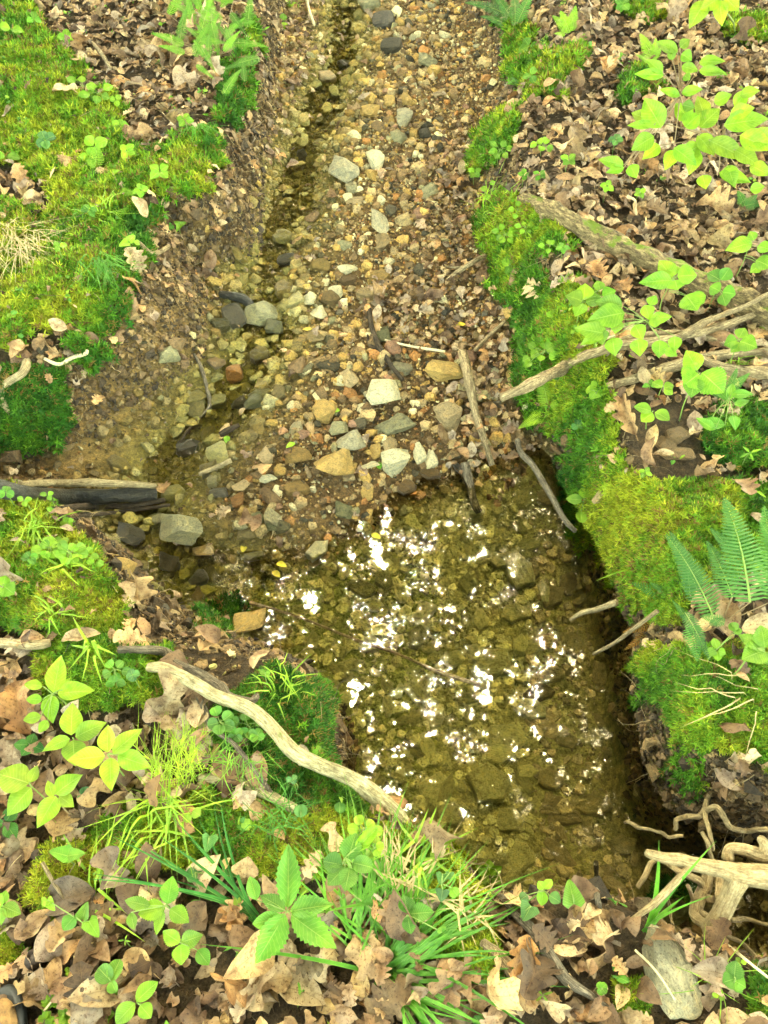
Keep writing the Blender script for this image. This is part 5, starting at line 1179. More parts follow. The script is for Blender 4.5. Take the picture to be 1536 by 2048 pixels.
leaf_plant('low_sapling', 'bright sprig with wide leaves just below the mossy log', 1345, 560, .14, [(1345,560,1278,565,36),(1345,555,1318,520,36),(1350,560,1355,580,44),(1355,552,1395,550,40),(1350,550,1340,530,28),(1372,590,1395,620,52,'serrate'),(1390,600,1412,590,30,'serrate')], 'pointed', 'bright', tilt=.6)
leaf_plant('low_sapling', 'seedling with leaves above the log at the right', 1440, 560, .12, [(1440,560,1415,545,30),(1442,560,1460,535,28),(1440,582,1420,572,30),(1445,584,1472,588,30),(1444,588,1452,612,26)], 'ellip', 'mid', tilt=.6)
leaf_plant('hanging_leaves', 'two large overlapping bright leaves above the gnarled branch', 1400, 745, .18, [(1395,740,1372,700,40),(1398,748,1368,770,60,'serrate'),(1404,745,1448,785,62,'serrate'),(1390,755,1382,795,40),(1380,722,1405,716,30)], 'pointed', 'bright', tilt=.65)
leaf_plant('trifoliate_seedling', 'trifoliate leaves at the right edge beyond the weathered branch', 1475, 680, .12, [(1475,680,1448,690,30),(1478,676,1490,655,26),(1480,682,1515,695,38),(1478,684,1462,705,26)], 'pointed', 'bright', tilt=.6)
leaf_plant('compound_seedling', 'compound-leaved seedling on the moss lip above the small ferns', 1088, 704, .07, [(1070,696,1056,686,18),(1075,700,1062,715,18),(1088,698,1090,684,20),(1092,702,1110,690,20),(1098,708,1116,716,22),(1085,710,1080,722,18),(1060,715,1045,722,18),(1062,722,1050,735,16)], 'ellip', 'bright')
leaf_plant('compound_seedling', 'small lobed seedling on the moss below the fallen log end', 1018, 530, .05, [(1018,530,1002,522,18),(1018,528,1022,512,20),(1022,530,1040,520,18),(1020,533,1012,546,16),(1024,534,1034,540,14)], 'ellip', 'bright')
leaf_plant('compound_seedling', 'tiny three-leaved seedling high on the right moss face', 1105, 633, .04, [(1105,633,1092,626,16),(1106,632,1108,620,14),(1107,634,1122,632,16)], 'ellip', 'bright')
# sapling top right
sap = [(1355,105,1312,82,24),(1360,95,1380,78,20),(1363,107,1384,121,24),(1328,150,1268,147,22),(1325,145,1292,118,22),(1363,132,1398,142,20),(1398,125,1452,121,22),(1398,140,1456,148,20),(1360,192,1319,178,18),(1363,185,1406,178,20),
 (1323,255,1288,195,46),(1308,250,1254,250,18),(1308,272,1262,300,36),(1348,295,1394,330,32),(1248,330,1197,318,24),(1248,335,1212,345,18),(1260,330,1273,356,26),(1345,120,1340,95,16),(1368,150,1380,160,18),(1365,210,1390,215,22)]
sap2 = [(1418,280,1498,320,36),(1448,250,1540,235,42),(1480,270,1545,300,40),(1428,205,1464,188,26),(1400,255,1440,215,40),(1438,345,1503,365,26),(1395,270,1430,310,34),(1460,230,1510,215,30),(1500,280,1560,270,36),(1405,350,1412,378,28),(1370,255,1400,225,40),(1400,290,1360,315,34),(1470,300,1520,330,34),(1500,380,1530,372,22),(1380,240,1350,205,34),(1410,235,1395,190,30),(1470,215,1495,178,28),(1350,300,1330,340,28),(1455,330,1470,375,28),(1395,300,1378,350,30),(1320,290,1285,318,28),(1300,240,1262,225,26),(1500,330,1540,350,30),(1480,190,1520,180,24)]
leaf_plant('sapling', 'slender upright sapling with tiered bright leaves at the upper right', 1360, 180, .42, sap, 'pointed', 'bright', tilt=.7, base=(1362,262), stemr=.003, stemmat=M['brownstem'])
leaf_plant('sapling', 'bushy bright sapling cut by the right edge in the upper right', 1440, 275, .32, sap2, 'pointed', 'lime', tilt=.7, base=(1440,350), stemr=.003, stemmat=M['brownstem'])
leaf_plant('sapling', 'bright close leaves entering from the top right corner', 1440, 12, .7, [(1412,0,1378,56,36),(1440,-5,1400,20,30),(1440,0,1444,52,28),(1450,-5,1478,22,30),(1425,-20,1460,-40,30)], 'pointed', 'lime', tilt=.8, base=(1470,60), stemr=.003)
leaf_plant('sapling', 'pair of bright leaves at the right edge above the log', 1500, 485, .14, [(1505,485,1450,500,34),(1508,480,1500,462,20),(1515,492,1545,500,26),(1512,520,1545,535,34),(1520,530,1500,545,22)], 'pointed', 'bright', tilt=.6)
SM = [ # small seedlings: u v size kind colour count label
 (22,57,26,'ellip','bright',2,'large-leaved seedling at the upper left corner'),(68,38,18,'ellip','mid',3,'small seedling right of the upper left corner'),(133,75,20,'ellip','bright',4,'seedling in the moss under the top left leaf litter'),
 (165,172,22,'serrate','bright',5,'bright seedling on the moss edge of the upper left litter'),(196,186,22,'serrate','bright',5,'bright toothed seedling next to the moss edge litter'),(232,200,16,'ellip','bright',3,'small seedling right of the toothed pair'),
 (240,250,18,'ellip','bright',4,'star-like seedling on the left bank litter'),(90,280,20,'round','blue',4,'blue-green round-leaved plant in the left moss'),(188,292,30,'ellip','bright',3,'broad-leaved seedling in mid left moss'),(155,312,26,'ellip','bright',1,'single broad leaf left of the broad-leaved seedling'),
 (12,312,26,'ellip','bright',2,'leaf pair cut by the left edge'),(253,302,20,'ellip','bright',4,'seedling between litter and left bank lip'),(320,342,24,'ellip','bright',4,'seedling with round leaves on the left bank lip'),(282,380,18,'ellip','bright',4,'seedling hanging over the dark hollow of the left bank'),
 (178,420,18,'ellip','mid',4,'small dark-stalked seedling in the left moss'),(360,450,16,'heart','bright',3,'two-leaved seedling on the leafy left slope'),(257,483,24,'heart','bright',2,'heart leaf at the edge of the left moss'),(118,493,16,'ellip','bright',3,'small seedling beside the brown grass tuft'),
 (370,240,18,'ellip','bright',4,'seedling on the left lip under the top ferns'),(422,105,18,'pointed','bright',5,'seedling at the base of the top ferns'),(522,65,16,'pointed','bright',5,'small whorled seedling at the top of the left bank'),(567,42,20,'ellip','bright',2,'heart-leaved seedling right of the top ferns'),
 (1000,300,18,'ellip','bright',6,'yellow-green seedling on the small mossy mound'),(950,345,15,'serrate','bright',4,'lobed seedling on the lower edge of the mossy mound'),(985,380,16,'serrate','bright',5,'toothed seedling between mossy mound and log'),(1085,290,16,'round','bright',5,'round-leaved plant in the litter right of the mossy mound'),
 (1138,320,18,'serrate','bright',4,'lobed seedling in mid right litter'),(1048,350,15,'ellip','mid',4,'small seedling in litter left of the lobed one'),(1080,350,14,'ellip','mid',4,'small seedling in litter directly left of the lobed one'),(1214,372,16,'ellip','bright',4,'low seedling under the upper sapling'),
 (1232,280,14,'round','blue',4,'blue-green seedling in the litter left of the sapling'),(1280,385,14,'serrate','bright',4,'low toothed seedling left of the bushy sapling'),(1035,420,16,'serrate','bright',5,'seedling at the mossy end of the fallen log'),(1010,470,18,'ellip','bright',7,'leafy clump in the moss below the log end'),
 (1050,455,14,'ellip','bright',5,'small clump between log end and moss'),(1100,490,14,'ellip','bright',5,'sprig against the underside of the log'),(1125,495,14,'ellip','mid',4,'dark sprig at the moss patch on the log'),(1058,92,24,'ellip','mid',3,'broad-leaved seedling at the top of the right bank'),
 (1062,150,20,'ellip','mid',3,'oval-leaved seedling in the top right moss'),(1245,8,22,'ellip','mid',4,'seedling at the top edge right of centre'),(1030,165,14,'heart','mid',4,'low plant at the edge of the top right moss'),(1150,660,12,'ellip','bright',3,'tiny bright seedling in the middle of the right moss face'),
 (1155,850,16,'round','blue',3,'round blue-green leaves on the lower right moss'),(1175,825,14,'round','mid',3,'small round leaves left of the propped leaf'),(1290,945,14,'ellip','bright',4,'tiny upright seedling on the bare soil'),(1207,1125,18,'round','mid',1,'single lobed leaf on the right moss face'),
 (95,990,14,'ellip','bright',3,'tiny three-leaved seedling over the black log'),(48,1000,16,'ellip','bright',3,'small seedling left of the one over the black log'),(12,985,18,'round','mid',3,'round-leaved plant at the left edge over the log'),(135,1045,16,'ellip','bright',4,'seedling on the near moss beside the muddy sticks'),
 (100,1095,22,'round','bright',7,'clover-like plant on the near left moss'),(140,1105,22,'round','bright',8,'leafy clover-like clump near the soil edge'),(170,1110,16,'round','bright',6,'small clover-like clump at the soil edge'),(60,1115,16,'round','mid',4,'low round leaves on the near left moss'),
 (230,1340,20,'round','mid',5,'round-leaved seedling above the grey branch'),(232,1362,24,'ellip','mid',3,'oval-leaved seedling beside the pale ribbed leaf'),(265,1350,16,'round','blue',4,'blue-green scalloped leaves near the curving branch'),(530,1345,12,'round','bright',2,'tiny round leaves on the green moss cushion'),
 (440,1445,26,'round','mid',5,'round-leaved plant under the curving branch'),(495,1450,24,'round','mid',5,'round-leaved plant on the dark moss cushion'),(470,1470,18,'round','mid',4,'small round leaves between two round-leaved plants'),(515,1470,18,'round','mid',4,'round leaves low on the dark moss cushion'),
 (728,1660,22,'round','lime',6,'bright lobed plant at the near moss edge'),(750,1695,20,'round','lime',5,'bright lobed leaves below the pale branch tip'),(585,1560,12,'round','blue',3,'tiny blue-green leaves at the water side of the moss'),(635,1500,12,'round','bright',2,'tiny sprout at the waterline'),
 (170,1592,22,'round','blue',3,'round blue-green leaves under the bright seedlings'),(10,1645,40,'serrate','deep',3,'dark green toothed leaves at the left edge'),(60,1490,30,'serrate','deep',4,'dark green jagged plant under the bright seedlings'),(250,1880,14,'lance','bright',4,'small grassy sprout in the litter'),
 (1065,1965,20,'lance','bright',5,'slim sprout left of the straight grey stick'),(1085,1990,20,'lance','bright',4,'slim sprout right of the straight grey stick'),(1300,770,14,'ellip','mid',3,'small dark seedling left of the gnarled branch'),(1120,755,14,'ellip','mid',3,'small seedling under the long weathered branch'),
 (1500,905,22,'lance','bright',4,'pale slim leaves at the right edge'),(1510,980,26,'lance','bright',3,'large slim leaves at the right edge above the fern'),(1480,1925,14,'ellip','lime',3,'small yellowish sprout at lower right'),
 (1440,1990,16,'ellip','lime',3,'yellow-green sprout near the lower right corner')]
for (u, v, szp, kd, cc, cnt, lab) in SM:
    a0 = random.uniform(0, 6.28); lv = []
    for k in range(cnt):
        a = a0 + k * 6.283 / cnt + random.uniform(-.3, .3); r0 = szp * (.08 if cnt < 5 else random.uniform(.1, .8)); r1 = szp * random.uniform(.8, 1.1)
        ca, sa = math.cos(a), math.sin(a) * .8
        lv.append((u + ca * r0, v + sa * r0, u + ca * (r0 + r1), v + sa * (r0 + r1), szp * (.75 if kd in ('ellip', 'heart', 'serrate') else .95 if kd == 'round' else .22) ))
    leaf_plant('seedling' if kd != 'round' else 'round_leaved_plant', lab, u, v, random.uniform(.03, .07), lv, kd, cc, tilt=.55, stemr=.0011)

# grass and sedge
def tuft(name, label, u, v, n, lpx, spread, col, wpx=2.2, up=.6, mat=None, bias=None, droop=.5, wide=1.0):
    P = hit1(u, v, 0); s = scale_at(P); rr = random.Random(u * 7 + v)
    root = P; V = []; Fc = []; Cs = []; U = []
    for k in range(n):
        a = (bias[0] + rr.gauss(0, bias[1])) if bias else rr.uniform(0, 6.28); Ln = lpx / s * rr.uniform(.55, 1.1)
        d = Vector((math.cos(a), math.sin(a), 0)); b = Vector((rr.gauss(0, 1), rr.gauss(0, 1), 0)) * spread / s * .5
        upk = up * rr.uniform(.6, 1.3); w = wpx / s * rr.uniform(.6, 1.2) * .5 * wide; sd_ = d.cross(Vector((0, 0, 1)))
        bend = rr.gauss(0, .28); i0 = len(V); ns = 8; cc = np.array(col) * rr.uniform(.7, 1.25)
        for q in range(ns + 1):
            t = q / ns; c = b + d * Ln * (t * (.55 + .45 * t)) + sd_ * Ln * bend * t * t + Vector((0, 0, 1)) * (Ln * upk * (t - droop * 1.3 * t * t))
            wb = P + c; g0 = float(gz(wb.x, wb.y)); c.z = max(c.z, g0 + .034 - P.z) if t > .15 else c.z
            ww = w * (1 - t ** 3) + w * .05
            for sgn in (-1, 0, 1): V.append(c + sd_ * ww * sgn + Vector((0, 0, -.25 * ww if sgn == 0 else 0))); U.append((.3 + .2 * sgn, .031)); Cs.append(cc)
        for q in range(ns):
            for e in (0, 1):
                a_ = i0 + q * 3 + e; Fc += [(a_, a_ + 1, a_ + 4), (a_, a_ + 4, a_ + 3)]
    o = mk(name, np.array([list(p) for p in V]), np.array(Fc), mat or M['livev'], col=np.array(Cs), uv=np.array(U)); o.location = P
    tag(o, label, 'grass tuft', 'grass tufts on the banks'); return o
GC = (.28, .48, .03); GD = (.10, .30, .03); ST = (.50, .38, .16)
T = tuft
T('grass_tuft', 'dense yellow-green fine grass tuft above the short half-buried branch', 365, 1570, 150, 120, 70, (.38, .55, .04), 1.6, .9, bias=(1.7, .9))
T('grass_tuft', 'dark green spiky tuft at the right end of the short branch', 560, 1640, 70, 70, 50, (.08, .26, .03), 2, .9)
T('grass_tuft', 'thin green grass around the long twig', 480, 1530, 60, 90, 60, (.16, .38, .03), 1.6, .8)
T('grass_tuft', 'grass blades fringing the green cushion above the pool', 565, 1380, 26, 60, 30, GC, 3, .7)
T('grass_tuft', 'brown and straw drooping grass on the left bank', 25, 480, 110, 130, 60, (.34, .30, .10), 1.5, .35, bias=(-1.1, .5), mat=M['straw'])
T('grass_tuft', 'green drooping grass at the left bank lip', 205, 535, 70, 90, 26, GD, 2, .4, bias=(-.9, .5))
T('grass_tuft', 'fine grass on the left lip beside the top hollow', 395, 265, 40, 60, 16, GD, 2, .5, bias=(-1.0, .6))
T('grass_tuft', 'bright arching grass beside the left bank seedlings', 215, 440, 16, 70, 20, GC, 3, .6)
T('grass_tuft', 'bright grass blades on the near left moss', 80, 1060, 22, 80, 24, GC, 3.2, .8)
T('grass_tuft', 'broad short blades in the near left moss', 135, 1140, 14, 60, 18, GC, 4.5, .7)
T('grass_tuft', 'grass blades beside the near left soil edge', 120, 1240, 12, 60, 20, GC, 4, .5)
T('grass_tuft', 'broad bright blades pointing up beside the pale ribbed leaf', 190, 1300, 8, 80, 16, GC, 6, .6)
T('grass_tuft', 'long dark sedge blades fanning out left of the five-leaved plant', 510, 1835, 12, 300, 10, (.05, .22, .035), 7, .5, bias=(2.45, .14), droop=.3)
T('grass_tuft', 'large sedge clump with long arching blades at the bottom', 770, 1950, 60, 340, 30, (.10, .30, .025), 7, .55, bias=(.15, .8), droop=.5)
T('grass_tuft', 'upright sedge blades right of the five-leaved plant', 745, 1860, 80, 210, 70, (.15, .36, .03), 5, .8, bias=(1.6, .6))
T('grass_tuft', 'dry straw tuft folded over the near moss edge', 800, 1790, 34, 150, 50, ST, 4, .3, mat=M['straw'], bias=(1.7, .7))
T('grass_tuft', 'dry straw strands by the near pool end', 930, 1830, 22, 110, 40, ST, 4, .3, mat=M['straw'])
T('grass_tuft', 'fresh grass blades between straw and near moss', 830, 1720, 16, 100, 30, GC, 6, .5)
T('grass_tuft', 'broad curved grass blades under the forked root', 1290, 1862, 4, 170, 6, (.14, .40, .03), 9, .9, bias=(1.3, .35), droop=.3)
T('grass_tuft', 'arching blade on the right moss face above the water', 1262, 1140, 6, 80, 6, GC, 5, .5)
T('grass_tuft', 'dry arching blades on the lower right moss', 1500, 1400, 8, 160, 40, ST, 3, .25, mat=M['straw'], bias=(3.5, .5))
T('grass_tuft', 'slim grass at the right bank lip near the mossy mound', 960, 410, 20, 50, 20, GC, 2, .7)
T('grass_tuft', 'thin grass blades in the lower right litter', 1420, 1960, 12, 120, 30, GC, 2.5, .6)
T('grass_tuft', 'light grass blades on the near yellow moss', 330, 1640, 30, 140, 60, GC, 4, .5)
T('grass_tuft', 'long loose grass blades across the lower left litter', 200, 1790, 14, 180, 40, GC, 5, .4, bias=(.8, .8))
T('grass_tuft', 'short grass in the top middle of the left bank', 590, 20, 16, 30, 12, GC, 1.6, .7)
T('grass_tuft', 'thin grass among leaves of the right bank moss', 1000, 440, 30, 45, 30, GC, 1.8, .7)
T('grass_tuft', 'loose blades in the litter right of the log', 1460, 740, 12, 60, 20, GC, 3, .6)

# ferns
def frond_mesh(n, curl, seed, leaflet=.17):
    V = []; Fc = []; U = []; rr = random.Random(seed)
    def zc(t): return curl * (t - t * t * 1.2)
    for k in range(n):
        t = (k + .5) / n; e = (min(1, (t + .05) / .25)) ** .6 * (1 - t) ** .75 if t < 1 else 0
        Lp = leaflet * (e * 1.35 + .03)
        for sg in (-1, 1):
            a = R(12 + 25 * t) ; dx = sg * math.cos(a); dy = math.sin(a); w = .38 / n; base = Vector((0, t + .004 * sg, zc(t)))
            dr = Vector((dx, dy, 0)); pr_ = Vector((-dy * sg, abs(dx), 0)) ; dz = rr.uniform(-.25, .05)
            i0 = len(V)
            for q, (tt, ww) in enumerate(((0, .55), (.3, 1.), (.6, .85), (.85, .55), (1, .06))):
                c = base + dr * Lp * tt + Vector((0, 0, dz * Lp * tt * tt))
                for s_ in (-1, 1):
                    V.append(c + pr_ * w * ww * s_ + Vector((0, 0, .12 * w * s_))); U.append((.4 * s_, .031 + .0 * tt))
            for q in range(4):
                a_ = i0 + q * 2; Fc += [(a_, a_ + 2, a_ + 3), (a_, a_ + 3, a_ + 1)]
    # rachis
    i0 = len(V)
    for q in range(13):
        t = q / 12 * 1.0; w = .006 * (1 - t) + .0012
        for k in range(4):
            a = k * math.pi / 2; V.append(Vector((math.cos(a) * w, t, zc(t) + math.sin(a) * w))); U.append((0, .031))
    for q in range(12):
        for k in range(4):
            a_ = i0 + q * 4 + k; b_ = i0 + q * 4 + (k + 1) % 4; Fc += [(a_, b_, b_ + 4), (a_, b_ + 4, a_ + 4)]
    return dict(V=np.array([list(v) for v in V]), F=np.array(Fc), U=np.array(U))
FT = [frond_mesh(n, c, n, lf) for n, c, lf in ((24, .25, .15), (16, .35, .22), (30, .3, .13), (20, -.1, .2))]
def fern(label, base, h, fronds, col='fern', group='ferns on the banks'):
    B = hit1(base[0], base[1], 0); root = empty('fern', B); tag(root, label, 'fern', group)
    for (ub, vb, ut, vt, tk, *wf) in fronds:
        P = hit1((ub + ut) / 2, (vb + vt) / 2, h); vw = (Vector(CAM) - P).normalized(); nr = (vw * .6 + Vector((0, 0, .5)) + Vector((random.uniform(-.2, .2), random.uniform(-.2, .2), 0))).normalized()
        cc = G[col]; j = random.uniform(.6, 1.5) if len(fronds) > 20 else random.uniform(.8, 1.2)
        Ln = math.hypot(ut - ub, vt - vb); wpx = (wf[0] if wf else .34) * Ln
        o = plane_leaf('frond', P, nr, ub, vb, ut, vt, FT[tk], ('f', tk), M['live'], [cc[0] * j, cc[1] * j, cc[2]], root, widthpx=wpx, wfac=[.15, .22, .13, .2][tk] * 1.0)
        m = o.matrix_basis; b0 = m @ Vector((0, 0, 0))
        if (b0 - B).length > .01: tube_obj('stalk', [B, (B + b0) / 2, b0], [.0015, .0013, .001], M['brownstem'], root, 5)
    return root
fern('large blue-green fern with long fronds at the right edge', (1440,1250), .14,
     [(1425,1230,1335,1065,2,.34),(1500,1205,1452,990,2,.42),(1465,1195,1415,1080,0,.4),(1550,1200,1530,1010,2,.4),(1395,1180,1340,1060,0,.3),(1490,1130,1420,1055,0,.35),(1570,1130,1520,1040,0,.4),(1380,1190,1370,1110,0,.35)], 'fern')
fern('long single fern frond arching down the right moss', (1400,1270), .10, [(1350,1205,1265,1165,1,.42),(1340,1190,1300,1165,0,.4),(1375,1240,1345,1200,0,.35),(1385,1250,1395,1322,1,.6),(1370,1225,1420,1318,0,.3),(1450,1245,1400,1232,1,.5),(1420,1250,1445,1235,1,.5)], 'fern')
fern('tiny bright fern frond on the right moss face', (1098,820), .05, [(1096,812,1078,738,0,.45),(1100,812,1125,805,1,.6)], 'lime')
fern('second tiny fern frond pointing left on the right moss face', (1085,825), .05, [(1092,828,1036,856,0,.5)], 'lime')
_fr = []; _rr = random.Random(5)
for _k in range(40):
    _u, _v = 425 + _rr.gauss(0, 38), 70 + _rr.gauss(0, 42); _a = _rr.choice([1.57, 1.9, 1.2, 2.6, .5, 1.57, -1.2, 2.2]) + _rr.gauss(0, .35); _l = _rr.uniform(42, 78)
    _fr.append((_u, _v, _u + _l * math.cos(_a), _v - _l * math.sin(_a), _rr.choice([0, 2, 2]), _rr.uniform(.24, .34)))
fern('top middle fern clump hanging over the left bank lip', (440,110), .10, _fr, 'mid')
fern('dark glossy fern at the top edge right of the stream', (1020,50), .10, [(1030,40,930,0,2,.3),(1030,50,1028,-30,2,.3),(1030,50,985,-20,2,.3),(1035,45,1070,-30,0,.3),(1025,55,960,30,2,.3),(1000,10,960,-30,0,.3)], 'fern')
fern('small lacy fern high in the right bank litter', (1140,60), .06, [(1140,65,1120,20,0,.5),(1140,62,1152,10,0,.5),(1135,62,1105,30,0,.5),(1145,60,1150,30,0,.5),(1130,70,1108,66,0,.5)], 'bright')
fern('lacy fern beside the upright sapling', (1305,120), .06, [(1305,120,1280,65,0,.45),(1308,120,1312,75,0,.45),(1300,125,1272,108,0,.45),(1310,118,1325,90,0,.4)], 'bright')
fern('small fern in the middle of the left bank moss', (190,335), .04, [(192,335,195,285,1,.6),(190,335,172,318,1,.6)], 'bright')
fern('small fern frond at the dark hollow of the left bank', (245,388), .03, [(240,385,274,386,1,.6),(225,345,240,340,1,.6)], 'bright')
fern('small green fern at the right edge above the log', (1490,410), .05, [(1490,412,1475,380,1,.6),(1492,412,1515,388,1,.6),(1490,412,1530,405,1,.6)], 'fern')
fern('feathery green plant at the right edge over dark moss', (1450,780), .08, [(1450,790,1415,745,0,.4),(1455,785,1475,735,0,.4),(1450,790,1400,775,0,.4),(1455,785,1500,745,0,.4)], 'fern')
fern('orange-brown dead fern frond hanging under the big fern', (1330,1250), .03, [(1350,1235,1245,1265,3,.3),(1330,1240,1250,1300,3,.3)], 'bright').children[0]
for o in bpy.data.objects:
    if o.get('label', '').startswith('orange-brown dead fern'):
        for c_ in o.children: c_.color = (.30, .13, .02, 1)

# clover patch: countless small leaflets
def clover(label, u, v, r, n):
    us = RNG.normal(u, r * .5, n); vs = RNG.normal(v, r * .35, n); P = hit(us, vs, .02); k3 = []; t = LT['round'][0]
    Ls, Rs, Ss, Cs = [], [], [], []
    for p in P:
        a0 = RNG.uniform(0, 6.28); s = RNG.uniform(.008, .013)
        for k in range(3):
            a = a0 + k * 2.094; nrm = Vector((RNG.normal() * .2, RNG.normal() * .2 - .1, 1)).normalized(); Y = Vector((math.cos(a), math.sin(a), 0)); Y = (Y - nrm * Y.dot(nrm)).normalized(); X = Y.cross(nrm)
            Ls.append(p); Rs.append(np.array([list(X), list(Y), list(nrm)]).T); Ss.append([s] * 3); Cs.append(np.array(G['bright']) * RNG.uniform(.7, 1.1))
    o = scatter('clover_patch', [t], np.zeros(len(Ls), int), np.array(Ls), np.array(Rs), np.array(Ss), np.array(Cs), M['livev'], True, True)
    tag(o, label, 'clover', kind='stuff')
clover('patch of tiny clover leaves at the bottom left', 165, 2010, 70, 90)

# nut, yellow fallen leaves, shoe
P = hit1(68, 1920, .015); s = scale_at(P)
bm = bmesh.new(); bmesh.ops.create_icosphere(bm, subdivisions=4, radius=1)
for v_ in bm.verts:
    v_.co.x *= 1.0; v_.co.z *= .85; v_.co *= 1 + .05 * mnoise.noise(v_.co * 2.5)
    if v_.co.y > .85: v_.co.y += (v_.co.y - .85) * 1.2
me = bpy.data.meshes.new('nut'); bm.to_mesh(me); bm.free(); me.materials.append(M['nut'])
for p_ in me.polygons: p_.use_smooth = True
o = bpy.data.objects.new('nut', me); COL.objects.link(o); o.location = P; o.scale = [18 / s] * 3; o.rotation_euler = (0.2, .1, .6)
tag(o, 'round dark brown nut lying in the leaf litter at the lower left', 'nut')
for (u, v, c_, lab) in [(545,1142,(.62,.45,.03),'yellow leaf floating at the pool shore'),(553,1126,(.75,.6,.05),'small bright yellow leaf above the floating yellow one'),(680,820,(.3,.55,.03),'tiny green leaf on the gravel near the cream boulder'),
        (663,832,(.15,.42,.02),'tiny green leaf on the golden ochre stone'),(590,885,(.3,.55,.03),'tiny green leaf left of the large ochre stone'),(760,938,(.2,.48,.03),'tiny green leaf on the pale stone splinter'),(515,772,(.35,.6,.08),'tiny pale green leaf beside the riffle'),
        (453,871,(.3,.6,.04),'tiny green leaf on the dark wood chip'),(742,1068,(.7,.6,.06),'small yellow leaf at the pool shore under the pale stones'),(485,1104,(.6,.5,.05),'small yellow fleck on the wet gravel'),(912,652,(.75,.6,.05),'yellow leaf on the leaf pile'),(626,660,(.65,.5,.1),'buff yellow leaf right of the green wet stones')]:
    P = hit1(u, v, .012); 
    if v > 1060 and u > 520: P = Vector(unproj(u, v, np.array(WATER + .006)).tolist())
    s = 11 / scale_at(P) * 2; a = random.uniform(0, 6.28)
    o = bpy.data.objects.new('small_leaf', leaf_mesh(('l', 'ellip', 1), LT['ellip'][1], M['live'])); COL.objects.link(o); o.location = P; o.rotation_euler = (0, 0, a); o.scale = (s, s, s); o.color = tuple(c_) + (1,)
    tag(o, lab, 'leaf', 'small coloured leaves on the bed')

def shoe():
    """toe of a muddy shoe with a black rubber rand, pointing up into the picture"""
    P = hit1(8, 2062, .0); root = empty('shoe', P); tag(root, 'brown muddy shoe toe with black rubber rim in the bottom left corner', 'shoe')
    n = 40; L_ = .29; prof = []
    for k in range(n):
        a = 2 * math.pi * k / n; yy = math.cos(a); xx = math.sin(a)
        w = .047 if yy > 0 else .036; prof.append((xx * w * (1 + .1 * max(0, yy)), yy * L_ / 2 - L_ / 2 + .06))
    def stack(levels, name, mat):
        V = []; Fc = []
        for z, k in levels:
            for (a, b) in prof: V.append((a * k, (b + .085) * k - .085, z))
        for i in range(len(levels) - 1):
            for k in range(n):
                a = i * n + k; b = i * n + (k + 1) % n; Fc += [(a, b, b + n), (a, b + n, a + n)]
        V.append((0, -.085, levels[-1][0] + .002)); c = len(V) - 1
        for k in range(n): Fc.append(((len(levels) - 1) * n + k, (len(levels) - 1) * n + (k + 1) % n, c))
        o = mk(name, np.array(V), np.array(Fc), mat, root); return o
    stack([(-.002, .98), (.004, 1.04), (.018, 1.05), (.026, 1.03), (.030, .97), (.028, .90)], 'sole', M['rubber'])
    stack([(.02, .90), (.034, .90), (.046, .84), (.058, .70), (.064, .5), (.066, .25)], 'upper', M['suede'])
    for q in range(4):
        y0 = -.05 - q * .022; V = []; pts = [np.array((-.018, y0, .066)), np.array((0, y0 + .003, .072)), np.array((.018, y0, .066))]
        V_, F_, U_ = tube_mesh(pts, [.002] * 3, 6, .05, q, 4); mk('lace', V_, F_, M['twig'], root, uv=U_)
    root.rotation_euler = (0, 0, R(4))
shoe()

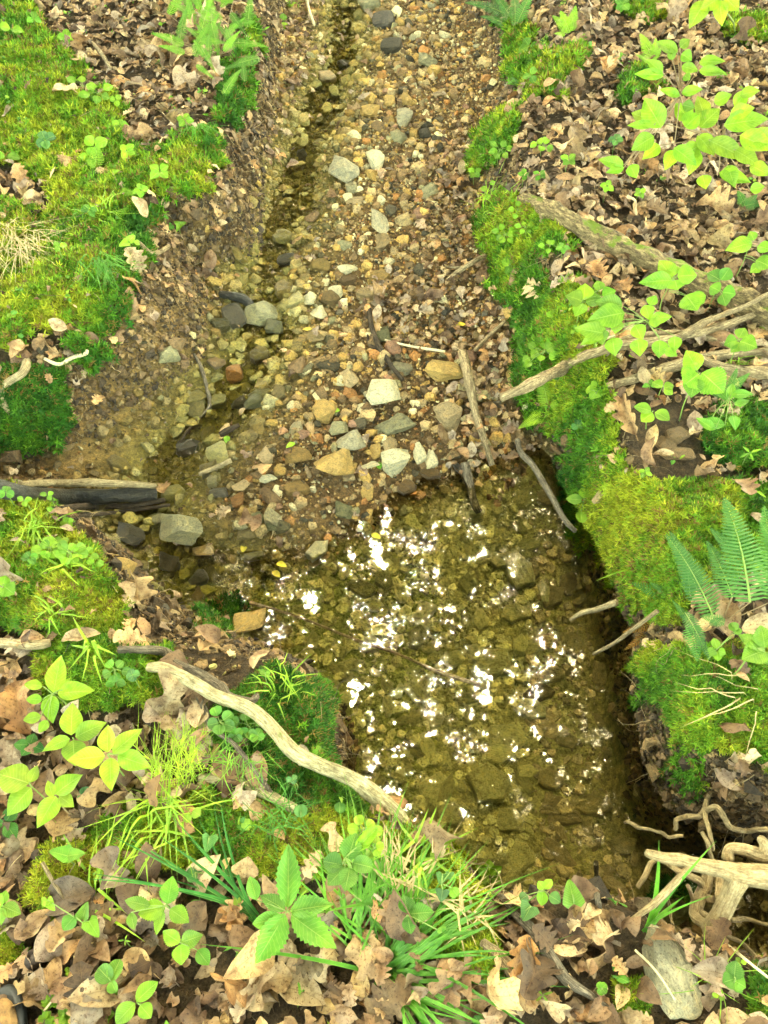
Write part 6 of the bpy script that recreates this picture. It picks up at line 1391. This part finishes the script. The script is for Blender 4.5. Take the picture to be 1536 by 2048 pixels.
# ------------------------------------------------------------------ the trees' leaf canopy overhead (seen in the water's reflections)
def canopy():
    n = 540000
    x = RNG.uniform(-13, 13, n); y = RNG.uniform(-7, 42, n); z = 7.0 + RNG.uniform(0, 3.0, n)
    gap = fbm(x * .55 + z * .3, y * .55, 301, 3) * .4 + fbm(x * 2.2, y * 2.2 + z, 302, 3) * .6
    gap = gap + .3 * sm(y, 9, 13)  # far canopy closed up so little sky mirrors in the trickle
    hole = 0  # gaps shaped in the leaves so bright glints land on the pool
    for (pu, pv, rr_) in [(680,1130,.30),(740,1110,.2),(820,1110,.2),(630,1190,.2),(880,1215,.24),(900,1290,.18),(750,1240,.16),(960,1330,.14),(830,1480,.28),(780,1590,.42),(880,1400,.14),(905,1000,.2),(545,1260,.14),(990,960,.18)]:
        w_ = unproj(pu, pv, np.array(WATER)); d_ = ray(pu, pv); tt_ = (z - WATER) / -d_[2]
        hole = np.maximum(hole, np.exp(-(((x - w_[0] - d_[0] * tt_) ** 2 + (y - w_[1] - d_[1] * tt_) ** 2) / (rr_ * .82) ** 2)))
    inreg = (np.abs(x) < 5) * (y > 1) * (y < 10)
    gap = gap + .31 * inreg - .34 * hole
    k = RNG.uniform(size=n) < sm(gap, CAN[0], CAN[1]); x, y, z = x[k], y[k], z[k]; n = len(x)
    nrm = RNG.normal(size=(n, 3)) * .45 + np.array([0, 0, 1]); nrm /= np.linalg.norm(nrm, axis=1, keepdims=True)
    rot = rotmats(n, nrm, RNG.uniform(0, 6.28, n)); s = RNG.uniform(.14, .27, n)
    V = np.array([[0, 0, 0], [.22, .3, .03], [.2, .65, .02], [0, 1, -.05], [-.2, .65, .02], [-.22, .3, .03]]); Fc = np.array([[0, 1, 5], [1, 2, 4], [1, 4, 5], [2, 3, 4]])
    t = dict(V=V, F=Fc, U=np.stack([V[:, 0] * 0 + .3, V[:, 1] * 0 + .03], -1))
    c = np.array([.014, .028, .006]) * RNG.uniform(.7, 1.3, (n, 1))
    o = scatter('tree_canopy', [t], np.zeros(n, int), np.stack([x, y, z], -1), rot, np.repeat(s[:, None], 3, 1), c, m_canopy(), True, True)
    tag(o, 'green leaf canopy of the woodland overhead mirrored in the pool', 'tree canopy', kind='stuff')
CAN = (.28, .54)
canopy()
settle_labels()
